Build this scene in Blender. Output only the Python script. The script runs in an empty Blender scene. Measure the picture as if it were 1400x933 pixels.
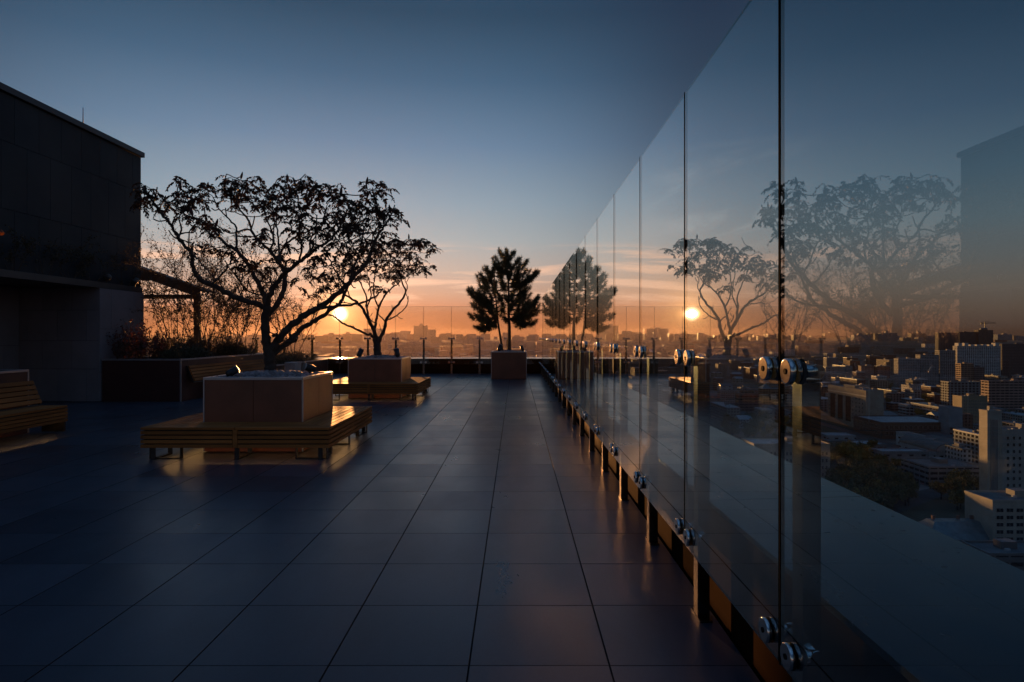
import bpy, bmesh, math, random
from mathutils import Vector, Matrix
R = math.radians
S = bpy.context.scene
COL = S.collection
F, H, VX, VY = 861.0, 1.41, 705.3, 459.0     # lens and eye height read from the tile grid

# ------------------------------------------------------------------ camera
cd = bpy.data.cameras.new('camera'); cam = bpy.data.objects.new('camera', cd); COL.objects.link(cam)
cam.location = (0, 0, H); cam.rotation_euler = (R(90), 0, 0)
cd.sensor_width = 36; cd.lens = F/1400*36
cd.shift_x = -5.3/1400; cd.shift_y = -7.5/1400
cd.clip_start = 0.05; cd.clip_end = 40000
S.camera = cam

# ------------------------------------------------------------------ light
SUN_AZ, SUN_EL = R(-15.6), R(1.9)            # azimuth from +Y, negative towards -X
sdir = Vector((math.sin(SUN_AZ)*math.cos(SUN_EL), math.cos(SUN_AZ)*math.cos(SUN_EL), math.sin(SUN_EL)))
SUN_STRENGTH = 3.3
ld = bpy.data.lights.new('sun', 'SUN'); ld.energy = SUN_STRENGTH; ld.angle = R(0.6); ld.color = (1.0, 0.40, 0.12)
sun = bpy.data.objects.new('sun', ld); COL.objects.link(sun)
sun.rotation_euler = (-sdir).to_track_quat('-Z', 'Y').to_euler(); sun.location = (0, 0, 60)

S.view_settings.view_transform = 'Standard'; S.view_settings.look = 'None'
S.view_settings.gamma = 1.0; S.view_settings.exposure = 1.9; S.view_settings.use_curve_mapping = False
cy = S.cycles
cy.use_denoising = True
cy.max_bounces = 10; cy.diffuse_bounces = 3; cy.glossy_bounces = 5; cy.transparent_max_bounces = 24; cy.transmission_bounces = 4
cy.volume_bounces = 0; cy.blur_glossy = 1.0; cy.caustics_reflective = True; cy.sample_clamp_indirect = 6.0

def lin(c):
    return tuple(((v/255)/12.92 if v/255 <= .04045 else ((v/255+.055)/1.055)**2.4) for v in c)

class NT:
    """small node-graph helper"""
    def __init__(s, tree): s.t = tree; s.n = tree.nodes; s.l = tree.links
    def add(s, typ, **kw):
        n = s.n.new(typ)
        for k, v in kw.items(): setattr(n, k, v)
        return n
    def put(s, sock, v):
        if hasattr(v, 'is_linked') or isinstance(v, bpy.types.NodeSocket): s.l.new(v, sock)
        else: sock.default_value = v
    def m(s, op, a, b=0.0, c=None, clamp=False):
        n = s.add('ShaderNodeMath', operation=op, use_clamp=clamp)
        s.put(n.inputs[0], a); s.put(n.inputs[1], b)
        if c is not None: s.put(n.inputs[2], c)
        return n.outputs[0]
    def mix(s, f, a, b, mode='MIX'):
        n = s.add('ShaderNodeMix', data_type='RGBA', blend_type=mode)
        s.put(n.inputs[0], f); s.put(n.inputs[6], a); s.put(n.inputs[7], b)
        return n.outputs[2]
    def rng(s, v, a, b, c=0.0, d=1.0, smooth=False):
        n = s.add('ShaderNodeMapRange'); n.interpolation_type = 'SMOOTHSTEP' if smooth else 'LINEAR'
        s.put(n.inputs[0], v)
        for i, x in enumerate((a, b, c, d)): n.inputs[1+i].default_value = x
        return n.outputs[0]
    def ramp(s, f, stops, interp='LINEAR'):
        n = s.add('ShaderNodeValToRGB'); cr = n.color_ramp; cr.interpolation = interp
        while len(cr.elements) > 1: cr.elements.remove(cr.elements[-1])
        for i, (p, c) in enumerate(stops):
            e = cr.elements[0] if i == 0 else cr.elements.new(p)
            e.position = p; e.color = (*c, 1)
        s.put(n.inputs[0], f); return n.outputs[0]
    def noise(s, vec, scale, detail=3.0, rough=.55, dist=0.0):
        n = s.add('ShaderNodeTexNoise'); s.put(n.inputs['Vector'], vec)
        n.inputs['Scale'].default_value = scale; n.inputs['Detail'].default_value = detail
        n.inputs['Roughness'].default_value = rough; n.inputs['Distortion'].default_value = dist
        return n.outputs['Fac']
    def scale(s, vec, sc):
        n = s.add('ShaderNodeVectorMath', operation='MULTIPLY'); s.put(n.inputs[0], vec); n.inputs[1].default_value = sc
        return n.outputs[0]

# ------------------------------------------------------------------ world: dusk sky
W = bpy.data.worlds.new('World'); S.world = W; W.use_nodes = True
g = NT(W.node_tree); g.n.clear()
tc = g.add('ShaderNodeTexCoord'); D = tc.outputs['Generated']
sx = g.add('ShaderNodeSeparateXYZ'); g.l.new(D, sx.inputs[0])
dx, dy, dz = sx.outputs
zz = g.m('MAXIMUM', dz, 0.0)
tpos = g.m('DIVIDE', zz, 0.7)
sun_side = [(.0, (146, 80, 54)), (.012, (160, 92, 62)), (.0357, (192, 126, 95)), (.0646, (198, 162, 140)), (.1012, (188, 176, 166)), (.147, (163, 174, 178)), (.202, (140, 162, 177)),
            (.286, (102, 132, 160)), (.373, (66, 100, 129)), (.452, (43, 73, 98)), (.6, (36, 60, 90)), (.7, (58, 86, 120))]
away = [(.0, (98, 70, 62)), (.034, (118, 92, 80)), (.068, (124, 106, 98)), (.103, (116, 110, 110)), (.15, (104, 112, 120)),
        (.21, (84, 101, 117)), (.29, (60, 79, 101)), (.38, (42, 61, 83)), (.47, (31, 48, 71)), (.60, (32, 52, 82)), (.70, (58, 86, 120))]
c1 = g.ramp(tpos, [(p/.7, lin(c)) for p, c in sun_side])
c2 = g.ramp(tpos, [(p/.7, lin(c)) for p, c in away])
hl = g.m('SQRT', g.m('MAXIMUM', g.m('ADD', g.m('MULTIPLY', dx, dx), g.m('MULTIPLY', dy, dy)), 1e-6))
cosaz = g.m('DIVIDE', g.m('ADD', g.m('MULTIPLY', dx, sdir.x/math.cos(SUN_EL)), g.m('MULTIPLY', dy, sdir.y/math.cos(SUN_EL))), hl)
side = g.rng(cosaz, 0.83, 1.0, smooth=True)
sky = g.mix(side, c2, c1)
back = g.rng(cosaz, -.5, .5, 1.5, 1.0, smooth=True)
bk = g.add('ShaderNodeCombineColor')
for i_ in range(3): g.l.new(back, bk.inputs[i_])
sky = g.mix(1.0, sky, bk.outputs[0], 'MULTIPLY')
# wisps of high cloud low over the sunset: bands far longer than they are tall
az = g.m('ARCTAN2', dx, dy)
cv = g.add('ShaderNodeCombineXYZ'); g.l.new(g.m('MULTIPLY', az, 2.6), cv.inputs[0]); g.l.new(g.m('ADD', g.m('MULTIPLY', dz, 34.0), g.m('MULTIPLY', az, -1.4)), cv.inputs[1])
cn = g.noise(cv.outputs[0], 1.35, 6, .56, .5)
band = g.m('MULTIPLY', g.rng(dz, .035, .07, smooth=True), g.rng(dz, .15, .115, smooth=True))
cl = g.m('MULTIPLY', g.rng(cn, .49, .62, smooth=True), band)
cv2 = g.add('ShaderNodeCombineXYZ'); g.l.new(g.m('MULTIPLY', az, 4.5), cv2.inputs[0]); g.l.new(g.m('ADD', g.m('MULTIPLY', dz, 16.0), g.m('MULTIPLY', az, -3.2)), cv2.inputs[1])
cn2 = g.noise(cv2.outputs[0], 1.6, 6, .6, .9)
cl2 = g.m('MULTIPLY', g.m('MULTIPLY', g.rng(cn2, .47, .68, smooth=True), g.m('MULTIPLY', g.rng(dz, .12, .16), g.rng(dz, .30, .22))), g.m('MULTIPLY', g.m('MULTIPLY', g.rng(az, .16, .25), g.rng(az, .46, .34)), .6))
sky = g.mix(g.m('MULTIPLY', g.m('MULTIPLY', cl, .9), g.rng(side, .0, .6, .12, 1.0)), sky, g.mix(side, (*lin((150, 118, 106)), 1), (*lin((255, 208, 178)), 1)))
sky = g.mix(g.m('MULTIPLY', cl2, .85), sky, (*lin((176, 166, 166)), 1))
# physical sky mixed in at low strength
ns = g.add('ShaderNodeTexSky'); ns.sky_type = 'NISHITA'; ns.sun_disc = False
ns.sun_elevation = SUN_EL; ns.sun_rotation = SUN_AZ; ns.altitude = 200; ns.air_density = 1.4; ns.dust_density = 2.0; ns.ozone_density = 2.0
sky = g.mix(1.0, sky, g.mix(1.0, ns.outputs[0], (.006, .006, .006, 1), 'MULTIPLY'), 'ADD')
# glow round the sun and the disc itself
vm = g.add('ShaderNodeVectorMath', operation='DOT_PRODUCT'); g.l.new(D, vm.inputs[0]); vm.inputs[1].default_value = sdir
ang = g.m('ARCCOSINE', g.m('MINIMUM', vm.outputs['Value'], 1.0))
def glow(sky, width, amp, col):
    e = g.m('MULTIPLY', g.m('EXPONENT', g.m('DIVIDE', ang, -width)), amp)
    return g.mix(1.0, sky, g.mix(1.0, (*col, 1), e, 'MULTIPLY'), 'ADD')
sky = glow(sky, R(5.0), .22, (1.0, .36, .09))
sky = glow(sky, R(1.15), 2.4, (1.0, .50, .16))
disc = g.rng(ang, R(.80), R(.15), smooth=True)
sky = g.mix(1.0, sky, g.mix(1.0, (5.0, 4.0, 2.6, 1), disc, 'MULTIPLY'), 'ADD')
bg = g.add('ShaderNodeBackground'); g.l.new(sky, bg.inputs[0]); bg.inputs[1].default_value = .27
wo = g.add('ShaderNodeOutputWorld'); g.l.new(bg.outputs[0], wo.inputs[0])

# ------------------------------------------------------------------ geometry helpers
def W3(px, py, Y):
    """the point at distance Y seen at a given place of the 1400 x 933 photograph"""
    return Vector(((px-VX)/F*Y, Y, H-(py-VY)/F*Y))

class MB:
    def __init__(s): s.v = []; s.f = []; s.mi = []; s.sm = []
    def face(s, idx, mi=0, smooth=False): s.f.append(idx); s.mi.append(mi); s.sm.append(smooth)
    def poly(s, pts, mi=0):
        b = len(s.v); s.v += [tuple(p) for p in pts]; s.face(tuple(range(b, b+len(pts))), mi)
    def box(s, x0, x1, y0, y1, z0, z1, mi=0, M=None):
        b = len(s.v)
        p = [(x0,y0,z0),(x1,y0,z0),(x1,y1,z0),(x0,y1,z0),(x0,y0,z1),(x1,y0,z1),(x1,y1,z1),(x0,y1,z1)]
        s.v += [tuple(M @ Vector(q)) for q in p] if M else p
        for q in ((0,3,2,1),(4,5,6,7),(0,1,5,4),(1,2,6,5),(2,3,7,6),(3,0,4,7)): s.face(tuple(b+i for i in q), mi)
    def prism(s, bottom, top, mi=0):
        n = len(bottom); b = len(s.v); s.v += [tuple(p) for p in bottom] + [tuple(p) for p in top]
        s.face(tuple(b+i for i in reversed(range(n))), mi); s.face(tuple(b+n+i for i in range(n)), mi)
        for i in range(n): j = (i+1) % n; s.face((b+i, b+j, b+n+j, b+n+i), mi)
    def tube(s, pts, rad, n=8, mi=0, smooth=True):
        pts = [Vector(p) for p in pts]; k = len(pts)
        rad = rad if hasattr(rad, '__len__') else [rad]*k
        b = len(s.v); up = None
        for i, p in enumerate(pts):
            d = (pts[min(i+1, k-1)]-pts[max(i-1, 0)])
            d = d.normalized() if d.length > 1e-9 else Vector((0, 0, 1))
            if up is None: up = d.orthogonal().normalized()
            up = (up-d*up.dot(d)); up = up.normalized() if up.length > 1e-6 else d.orthogonal().normalized()
            w = d.cross(up)
            for a in range(n):
                t = 2*math.pi*a/n; s.v.append(tuple(p+(up*math.cos(t)+w*math.sin(t))*rad[i]))
        for i in range(k-1):
            for a in range(n):
                c = (a+1) % n; s.face((b+i*n+a, b+i*n+c, b+(i+1)*n+c, b+(i+1)*n+a), mi, smooth)
        s.face(tuple(b+i for i in reversed(range(n))), mi); s.face(tuple(b+(k-1)*n+i for i in range(n)), mi)
    def build(s, name, mat, parent=None, bevel=0.0, loc=None):
        me = bpy.data.meshes.new(name)
        o = Vector(loc) if loc is not None else (parent.location if parent and parent.type == 'EMPTY' else Vector((0, 0, 0)))
        if parent is not None and parent.type != 'EMPTY' and loc is None: o = origin_of(parent)
        me.from_pydata([(x-o.x, y-o.y, z-o.z) for x, y, z in s.v], [], s.f)
        for m in (mat if isinstance(mat, (list, tuple)) else [mat]): me.materials.append(m)
        me.polygons.foreach_set('material_index', s.mi); me.polygons.foreach_set('use_smooth', s.sm)
        me.update()
        ob = bpy.data.objects.new(name, me); COL.objects.link(ob)
        if parent is not None: ob.parent = parent
        elif loc is not None: ob.location = loc
        if bevel:
            bv = ob.modifiers.new('edge', 'BEVEL'); bv.width = bevel; bv.segments = 2; bv.limit_method = 'ANGLE'
        return ob
def origin_of(o):
    v = Vector((0, 0, 0))
    while o is not None: v = v+o.location; o = o.parent
    return v
def tag(o, label=None, cat=None, group=None, kind=None):
    if label: o['label'] = label
    if cat: o['category'] = cat
    if group: o['group'] = group
    if kind: o['kind'] = kind
    return o
def thing(name, loc, label, cat, group=None):
    o = bpy.data.objects.new(name, None); o.empty_display_size = .2; COL.objects.link(o); o.location = loc
    return tag(o, label, cat, group)
def copy_tree(o, parent=None):
    c = o.copy(); COL.objects.link(c)
    if parent is not None: c.parent = parent
    for ch in list(o.children): copy_tree(ch, c)
    return c
def child_copy(o, parent, loc):
    c = o.copy(); COL.objects.link(c); c.parent = parent; c.location = loc; return c

# ------------------------------------------------------------------ materials
MATS = {}
def material(name, base, rough=.6, metal=0.0, noise_amt=.25, noise_scale=6.0, bump=0.0, bump_scale=40.0, spec=.5, stretch=(1,1,1), island=0.0, trans=0.0):
    if name in MATS: return MATS[name]
    m = bpy.data.materials.new(name); m.use_nodes = True; t = NT(m.node_tree)
    p = t.n['Principled BSDF']; oc = t.add('ShaderNodeTexCoord').outputs['Object']
    v = t.scale(oc, stretch)
    f = t.rng(t.noise(v, noise_scale, 5, .6), .3, .7, 1-noise_amt, 1+noise_amt)
    if island:
        gi = t.add('ShaderNodeNewGeometry'); f = t.m('MULTIPLY', f, t.rng(gi.outputs['Random Per Island'], 0, 1, 1-island, 1+island))
    col = t.mix(1.0, (*base, 1), f, 'MULTIPLY'); t.l.new(col, p.inputs['Base Color'])
    p.inputs['Metallic'].default_value = metal; p.inputs['Specular IOR Level'].default_value = spec
    t.l.new(t.rng(t.noise(v, noise_scale*.6, 4, .6), .3, .7, max(.02, rough*.85), min(1, rough*1.15)), p.inputs['Roughness'])
    if bump:
        b = t.add('ShaderNodeBump'); b.inputs['Strength'].default_value = bump; b.inputs['Distance'].default_value = .01
        t.l.new(t.noise(v, bump_scale, 4, .6), b.inputs['Height']); t.l.new(b.outputs[0], p.inputs['Normal'])
    if trans:
        tr = t.add('ShaderNodeBsdfTranslucent'); t.l.new(col, tr.inputs[0]); mx = t.add('ShaderNodeMixShader'); mx.inputs[0].default_value = trans
        t.l.new(p.outputs[0], mx.inputs[1]); t.l.new(tr.outputs[0], mx.inputs[2]); t.l.new(mx.outputs[0], t.n['Material Output'].inputs[0])
    MATS[name] = m; return m

def glass_material(name, tint):
    m = bpy.data.materials.new(name); m.use_nodes = True; t = NT(m.node_tree)
    t.n.remove(t.n['Principled BSDF'])
    lw = t.add('ShaderNodeLayerWeight'); lw.inputs[0].default_value = .5
    geo = t.add('ShaderNodeNewGeometry')
    # both faces of the sheet together: R2 = 2R/(1+R), Schlick R
    r = t.m('ADD', t.m('MULTIPLY', t.m('POWER', lw.outputs['Facing'], 4.4), .95), .05)
    r = t.m('DIVIDE', t.m('MULTIPLY', r, 2.0), t.m('ADD', r, 1.0))
    r = t.m('MULTIPLY', r, t.m('SUBTRACT', 1.0, geo.outputs['Backfacing']))
    tr = t.add('ShaderNodeBsdfTransparent'); tr.inputs[0].default_value = tint
    gl = t.add('ShaderNodeBsdfGlossy'); gl.inputs['Roughness'].default_value = .006; gl.inputs[0].default_value = (.96, .99, .99, 1)
    mx = t.add('ShaderNodeMixShader'); t.l.new(r, mx.inputs[0]);
    t.l.new(tr.outputs[0], mx.inputs[1]); t.l.new(gl.outputs[0], mx.inputs[2])
    t.l.new(mx.outputs[0], t.n['Material Output'].inputs[0]); return m
GLASS = glass_material('pane_glass', (.78, .875, .89, 1))
GLASS_END = glass_material('clear_pane_glass', (.94, .955, .95, 1))
GLASS_EDGE = material('glass_edge', (.004, .012, .011), .5, noise_amt=.05, spec=.08)
for m_, i_ in ((GLASS_EDGE, 1.02),): m_.node_tree.nodes['Principled BSDF'].inputs['IOR'].default_value = i_
STEEL = material('polished_steel', (.13, .122, .118), .22, 1.0, .08, 20)
CHROME = material('chrome', (.55, .54, .53), .09, 1.0, .05, 30)
SILICONE = material('black_silicone', (.006, .007, .008), .8, noise_amt=.1)
RUBBER = material('black_rubber', (.012, .012, .013), .6, noise_amt=.1, spec=.04)
def coping_material():
    m = bpy.data.materials.new('coping_metal'); m.use_nodes = True; t = NT(m.node_tree); p = t.n['Principled BSDF']
    oc = t.add('ShaderNodeTexCoord').outputs['Object']
    f = t.m('MULTIPLY', t.rng(t.noise(oc, 1.1, 6, .62, .4), .3, .7, .7, 1.35), t.rng(t.noise(t.scale(oc, (.25, 3, 1)), 3.0, 5, .6), .3, .7, .85, 1.15))
    speck = t.rng(t.noise(oc, 26, 2, .5), .70, .74, 0, .75)
    col = t.mix(speck, t.mix(1.0, (.028, .033, .040, 1), f, 'MULTIPLY'), (.006, .005, .004, 1)); t.l.new(col, p.inputs['Base Color'])
    r_ = t.m('ADD', t.rng(t.noise(oc, 2.2, 6, .65, .8), .35, .68, .10, .27), t.m('MULTIPLY', speck, .4)); t.l.new(r_, p.inputs['Roughness'])
    p.inputs['Specular IOR Level'].default_value = .8
    b = t.add('ShaderNodeBump'); b.inputs['Strength'].default_value = .10; b.inputs['Distance'].default_value = .01
    t.l.new(t.noise(oc, 1.6, 3, .5), b.inputs['Height']); t.l.new(b.outputs[0], p.inputs['Normal']); return m
COPING = coping_material()
PLANTER = material('planter_panel', (.15, .047, .024), .42, 0, .2, 3.0, .03, 30)
for m_, i_ in ((SILICONE, 1.02), (RUBBER, 1.08)): m_.node_tree.nodes['Principled BSDF'].inputs['IOR'].default_value = i_
MAROON = material('maroon_panel', (.05, .016, .014), .55, 0, .15, 3.0, .04, 30)
TRIM = material('grey_trim', (.36, .36, .38), .35, .6, .08, 8)
WOODX = material('wood_along_x', (.27, .098, .026), .65, 0, .30, 9.0, .12, 30, stretch=(.12, 1, 1), island=.22, spec=.15)
WOODY = material('wood_along_y', (.27, .098, .026), .65, 0, .30, 9.0, .12, 30, stretch=(1, .12, 1), island=.22, spec=.15)
BLACKSTEEL = material('black_steel', (.022, .022, .024), .45, .3, .15, 12)
CLAD = material('dark_cladding', (.008, .018, .028), .55, 0, .14, 1.2, .03, 12, island=.12, spec=.3)
CLAD2 = material('grey_cladding', (.17, .16, .175), .65, 0, .14, 1.2, .03, 12, island=.10)
BACKING = material('dark_backing', (.012, .012, .014), .8)
ROOFMETAL = material('parapet_metal', (.06, .066, .075), .4, .5, .1, 3)
BRONZE = material('parapet_wall', (.017, .009, .005), .65, 0, .25, 2.0, .05, 20, spec=.2)
BRONZE.node_tree.nodes['Principled BSDF'].inputs['IOR'].default_value = 1.06
PERGOLA = material('pergola_timber', (.05, .034, .026), .6, 0, .25, 6, .1, 30)
BARK = material('sumac_bark', (.042, .030, .023), .85, 0, .35, 14, .5, 60)
PINEBARK = material('pine_bark', (.075, .048, .034), .85, 0, .35, 14, .5, 50)
SUMACLEAF = material('sumac_leaf', (.038, .024, .016), .7, 0, .4, 3, island=.35, trans=.12, spec=.2)
SUMACCONE = material('sumac_cone', (.060, .018, .012), .8, 0, .3, 30)
NEEDLE = material('pine_needle', (.040, .050, .020), .55, 0, .35, 4, island=.3, trans=.12)
SHRUBLEAF = material('shrub_leaf', (.060, .046, .022), .6, 0, .4, 5, island=.4, trans=.25)
REDLEAF = material('red_shrub_leaf', (.085, .028, .020), .6, 0, .4, 5, island=.4, trans=.25)
GREENLEAF = material('hedge_leaf', (.040, .044, .020), .55, 0, .4, 5, island=.4, trans=.2)
ORANGELEAF = material('orange_leaf', (.34, .10, .02), .6, 0, .4, 5, island=.4, trans=.3)
TWIG = material('shrub_twig', (.06, .042, .03), .8, 0, .3, 14)
PEBBLE = material('pebble_stone', (.20, .18, .19), .6, 0, .2, 12, island=.5)
SOIL = material('soil', (.03, .022, .017), .9, 0, .3, 10)
STONE = material('grey_stone', (.30, .28, .27), .6, 0, .15, 6, .1, 60)
LENS = material('lamp_lens', (.35, .33, .30), .08, .3, .05)

def led_material():
    m = bpy.data.materials.new('led_strip'); m.use_nodes = True; t = NT(m.node_tree)
    e = t.add('ShaderNodeEmission'); e.inputs[0].default_value = (1.0, .55, .20, 1); e.inputs[1].default_value = 2.1
    t.l.new(e.outputs[0], t.n['Material Output'].inputs[0]); return m
LED = led_material()

def tile_material():
    m = bpy.data.materials.new('porcelain_tile'); m.use_nodes = True; t = NT(m.node_tree); p = t.n['Principled BSDF']
    oc = t.add('ShaderNodeTexCoord').outputs['Object']; gi = t.add('ShaderNodeNewGeometry').outputs['Random Per Island']
    big = t.rng(t.noise(oc, .55, 4, .6), .3, .7, .86, 1.14)
    streak = t.rng(t.noise(t.scale(oc, (1, .35, 1)), 5.0, 6, .65, .6), .3, .7, .88, 1.12)
    fine = t.rng(t.noise(oc, 60, 3, .6), .3, .7, .9, 1.1)
    f = t.m('MULTIPLY', t.m('MULTIPLY', big, streak), t.m('MULTIPLY', fine, t.rng(gi, 0, 1, .84, 1.16)))
    t.l.new(t.mix(1.0, (.038, .049, .069, 1), f, 'MULTIPLY'), p.inputs['Base Color'])
    rr = t.m('ADD', t.rng(t.noise(t.scale(oc, (1, .5, 1)), 3.0, 6, .65, .4), .3, .7, .29, .36), t.rng(gi, 0, 1, -.035, .035))
    t.l.new(rr, p.inputs['Roughness']); p.inputs['Specular IOR Level'].default_value = .5
    b = t.add('ShaderNodeBump'); b.inputs['Strength'].default_value = .04; b.inputs['Distance'].default_value = .004
    t.l.new(t.noise(oc, 45, 5, .6), b.inputs['Height']); t.l.new(b.outputs[0], p.inputs['Normal'])
    return m
TILE = tile_material()
rnd = random.Random(7)

# ================================================================== STRUCTURE: deck, city ground
b = MB(); T = .6; GAP = .0032
x_edge, y_edge = 1.01, 23.34
nx0, nx1 = int((-14+.2)/T)-1, 2
for i in range(nx0, nx1+1):
    for j in range(-16, 40):
        x0, x1 = -.2+i*T+GAP, -.2+(i+1)*T-GAP; y0, y1 = .29+j*T+GAP*.6, .29+(j+1)*T-GAP*.6
        x1, y1 = min(x1, x_edge), min(y1, y_edge)
        if x1-x0 < .03 or y1-y0 < .03: continue
        a, c = rnd.gauss(0, .0007), rnd.gauss(0, .0007); ch = .0008
        zf = lambda x, y: (x-(x0+x1)/2)*a+(y-(y0+y1)/2)*c
        k = len(b.v)
        for (x, y, dzv) in ((x0,y0,-.02),(x1,y0,-.02),(x1,y1,-.02),(x0,y1,-.02),(x0,y0,-ch),(x1,y0,-ch),(x1,y1,-ch),(x0,y1,-ch),
                            (x0+ch,y0+ch,0),(x1-ch,y0+ch,0),(x1-ch,y1-ch,0),(x0+ch,y1-ch,0)):
            b.v.append((x, y, zf(x, y)+dzv))
        b.face((k+8, k+9, k+10, k+11))
        for q in ((0,1,5,4),(1,2,6,5),(2,3,7,6),(3,0,4,7),(4,5,9,8),(5,6,10,9),(6,7,11,10),(7,4,8,11)): b.face(tuple(k+i2 for i2 in q), 1)
tag(b.build('pavement', [TILE, BACKING]), kind='structure')
b = MB(); b.box(-30, 1.0, -12, 23.33, -1.2, -.021); tag(b.build('ground_slab', BACKING), kind='structure')

def ground_material():
    m = bpy.data.materials.new('city_ground'); m.use_nodes = True; t = NT(m.node_tree); p = t.n['Principled BSDF']
    oc = t.add('ShaderNodeTexCoord').outputs['Object']
    a = t.noise(oc, .006, 5, .6, .5); c = t.noise(oc, .03, 4, .6)
    col = t.ramp(a, [(.30, (.07, .07, .073)), (.45, (.11, .107, .10)), (.52, (.065, .055, .03)), (.62, (.05, .052, .03)), (.75, (.15, .145, .14))])
    t.l.new(t.mix(1.0, col, t.rng(c, .3, .7, .6, 1.4), 'MULTIPLY'), p.inputs['Base Color']); p.inputs['Roughness'].default_value = .9
    return m
GZ = -95.0
b = MB(); b.poly([(-12000, -3000, GZ), (12000, -3000, GZ), (12000, 12000, GZ), (-12000, 12000, GZ)])
tag(b.build('ground', ground_material()), kind='structure')

# haze over the city
m = bpy.data.materials.new('city_haze'); m.use_nodes = True; t = NT(m.node_tree); t.n.remove(t.n['Principled BSDF'])
pv = t.add('ShaderNodeVolumePrincipled'); pv.inputs['Color'].default_value = (.13, .11, .115, 1)
HAZE = 6e-5
pv.inputs['Density'].default_value = HAZE; pv.inputs['Anisotropy'].default_value = .72
t.l.new(pv.outputs[0], t.n['Material Output'].inputs['Volume'])
b = MB(); b.box(-12500, 12500, -3500, 12500, GZ-1, 95); tag(b.build('haze', m), kind='stuff')

# ================================================================== parapets
par = thing('parapet_wall', (1.38, 10, 0), 'low brown parapet wall with wide pale metal coping along outer side of glass', 'parapet')
b = MB(); b.box(1.02, 1.76, -9, 24.10, -3, .53); b.build('wall', BRONZE, par)
b = MB(); ys = [-9, -5.7, -2.4, .28, 3.27, 6.3, 9.3, 12.3, 15.3, 18.3, 21.3, 23.18]
for y0, y1 in zip(ys, ys[1:]):
    b.prism([(1.0, y0+.003, .531), (1.80, y0+.003, .531), (1.80, y1-.003, .531), (1.0, y1-.003, .531)],
            [(1.0, y0+.003, .555), (1.80, y0+.003, .575), (1.80, y1-.003, .575), (1.0, y1-.003, .555)])
b.build('coping', COPING, par)
par2 = thing('parapet_wall', (-7, 23.8, 0), 'low dark parapet wall with bright metal coping closing off deck under sunset skyline', 'parapet')
b = MB(); b.box(-16, 1.019, 23.36, 24.10, -3, .53); b.build('wall', BRONZE, par2)
b = MB(); xs = [-16, -13, -10, -7, -4, -1, 1.80]
for x0, x1 in zip(xs, xs[1:]):
    b.prism([(x0+.003, 23.33, .531), (x1-.003, 23.33, .531), (x1-.003, 24.14, .531), (x0+.003, 24.14, .531)],
            [(x0+.003, 23.33, .555), (x1-.003, 23.33, .555), (x1-.003, 24.14, .575), (x0+.003, 24.14, .575)])
b.build('coping', COPING, par2, .002)

# ================================================================== glass balustrades
XG, PITCH, J0 = .846, 1.14, 2.02
Z0, Z1, ZU, ZL = .355, 2.63, 1.30, .425
def pane_mesh(ax, c0, c1, at, z0, z1, th=.014):
    """a sheet of glass from c0 to c1 along axis ax ('x' or 'y'), its deck face at AT"""
    b = MB(); a = .006                                        # ground arris all round the deck face
    q = lambda u, v, w: (at+v, u, w) if ax == 'y' else (u, at+v, w)
    rings = [(a, 0), (0, a), (0, th)]
    for ins, d in rings: b.v += [q(c0+ins, d, z0+ins), q(c1-ins, d, z0+ins), q(c1-ins, d, z1-ins), q(c0+ins, d, z1-ins)]
    fl = (lambda f: tuple(reversed(f))) if ax == 'y' else (lambda f: f)
    b.face(fl((0, 1, 2, 3)), 0); b.face(fl((11, 10, 9, 8)), 0)
    for r_ in (0, 4):
        for i in range(4): j = (i+1) % 4; b.face(fl((r_+j, r_+i, r_+4+i, r_+4+j)), 1)
    return b
fen = thing('glass_balustrade', (XG, 10, 0), 'tall frameless glass balustrade running along deck edge above city, mirroring trees', 'glass fence')
joints = [J0+PITCH*k for k in range(-7, 19)]
ends = joints+[23.10]
pane0 = pane_mesh('y', joints[0]+.0045, joints[1]-.0045, XG, Z0, Z1).build('glass_panel', [GLASS, GLASS_EDGE], fen)
for k in range(1, len(joints)-1): child_copy(pane0, fen, (0, PITCH*k, 0))
pane_mesh('y', joints[-1]+.0045, 23.10, XG, Z0, Z1).build('glass_panel', [GLASS, GLASS_EDGE], fen)
yb = joints[0]
b = MB(); b.box(XG-.0008, XG+.012, yb-.0042, yb+.0042, Z0, Z1); seal0 = b.build('joint_seal', SILICONE, fen)
pb = MB(); pb.box(.902, .962, yb-.036, yb+.036, .012, 1.262); pb.box(.899, .965, yb-.039, yb+.039, 1.264, 1.272); pb.box(.90, .964, yb-.075, yb+.075, .001, .011)
post0 = pb.build('post', STEEL, fen, .002)
def clamp_mesh(z, ax='y', c=0.0, at=XG, sgn=1):
    """two chrome discs each side of a joint, their stubs and the arm to the post"""
    b = MB(); r = MB()
    def P(u, v, w): return (at+v, c+u, w) if ax == 'y' else (c+u, at+v, w)
    for s in (-1, 1):
        b.tube([P(s*.088, -.020, z), P(s*.088, -.019, z), P(s*.088, -.003, z)], [.036, .040, .040], 20)
        r.tube([P(s*.088, -.003, z), P(s*.088, 0, z)], [.036, .036], 20)
        r.tube([P(s*.088, .016, z), P(s*.088, .020, z)], [.036, .036], 20); r.tube([P(s*.088, .0205, z), P(s*.088, .030, z), P(s*.088, .034, z)], [.040, .040, .030], 20)
        b.tube([P(s*.088, .032, z), P(s*.088, .072, z)], [.020, .020], 14)
        r.tube([P(s*.088, -.0225, z), P(s*.088, -.0195, z)], [.009, .009], 10)
    b.tube([P(-.088, .075, z), P(-.1, .075, z)], .022, 14); b.tube([P(.088, .075, z), P(.1, .075, z)], .022, 14)
    b.tube([P(-.098, .075, z), P(.098, .075, z)], .017, 12)
    return b, r
cb, cr = clamp_mesh(ZU, c=yb)
for q in cr.f: pass
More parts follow.
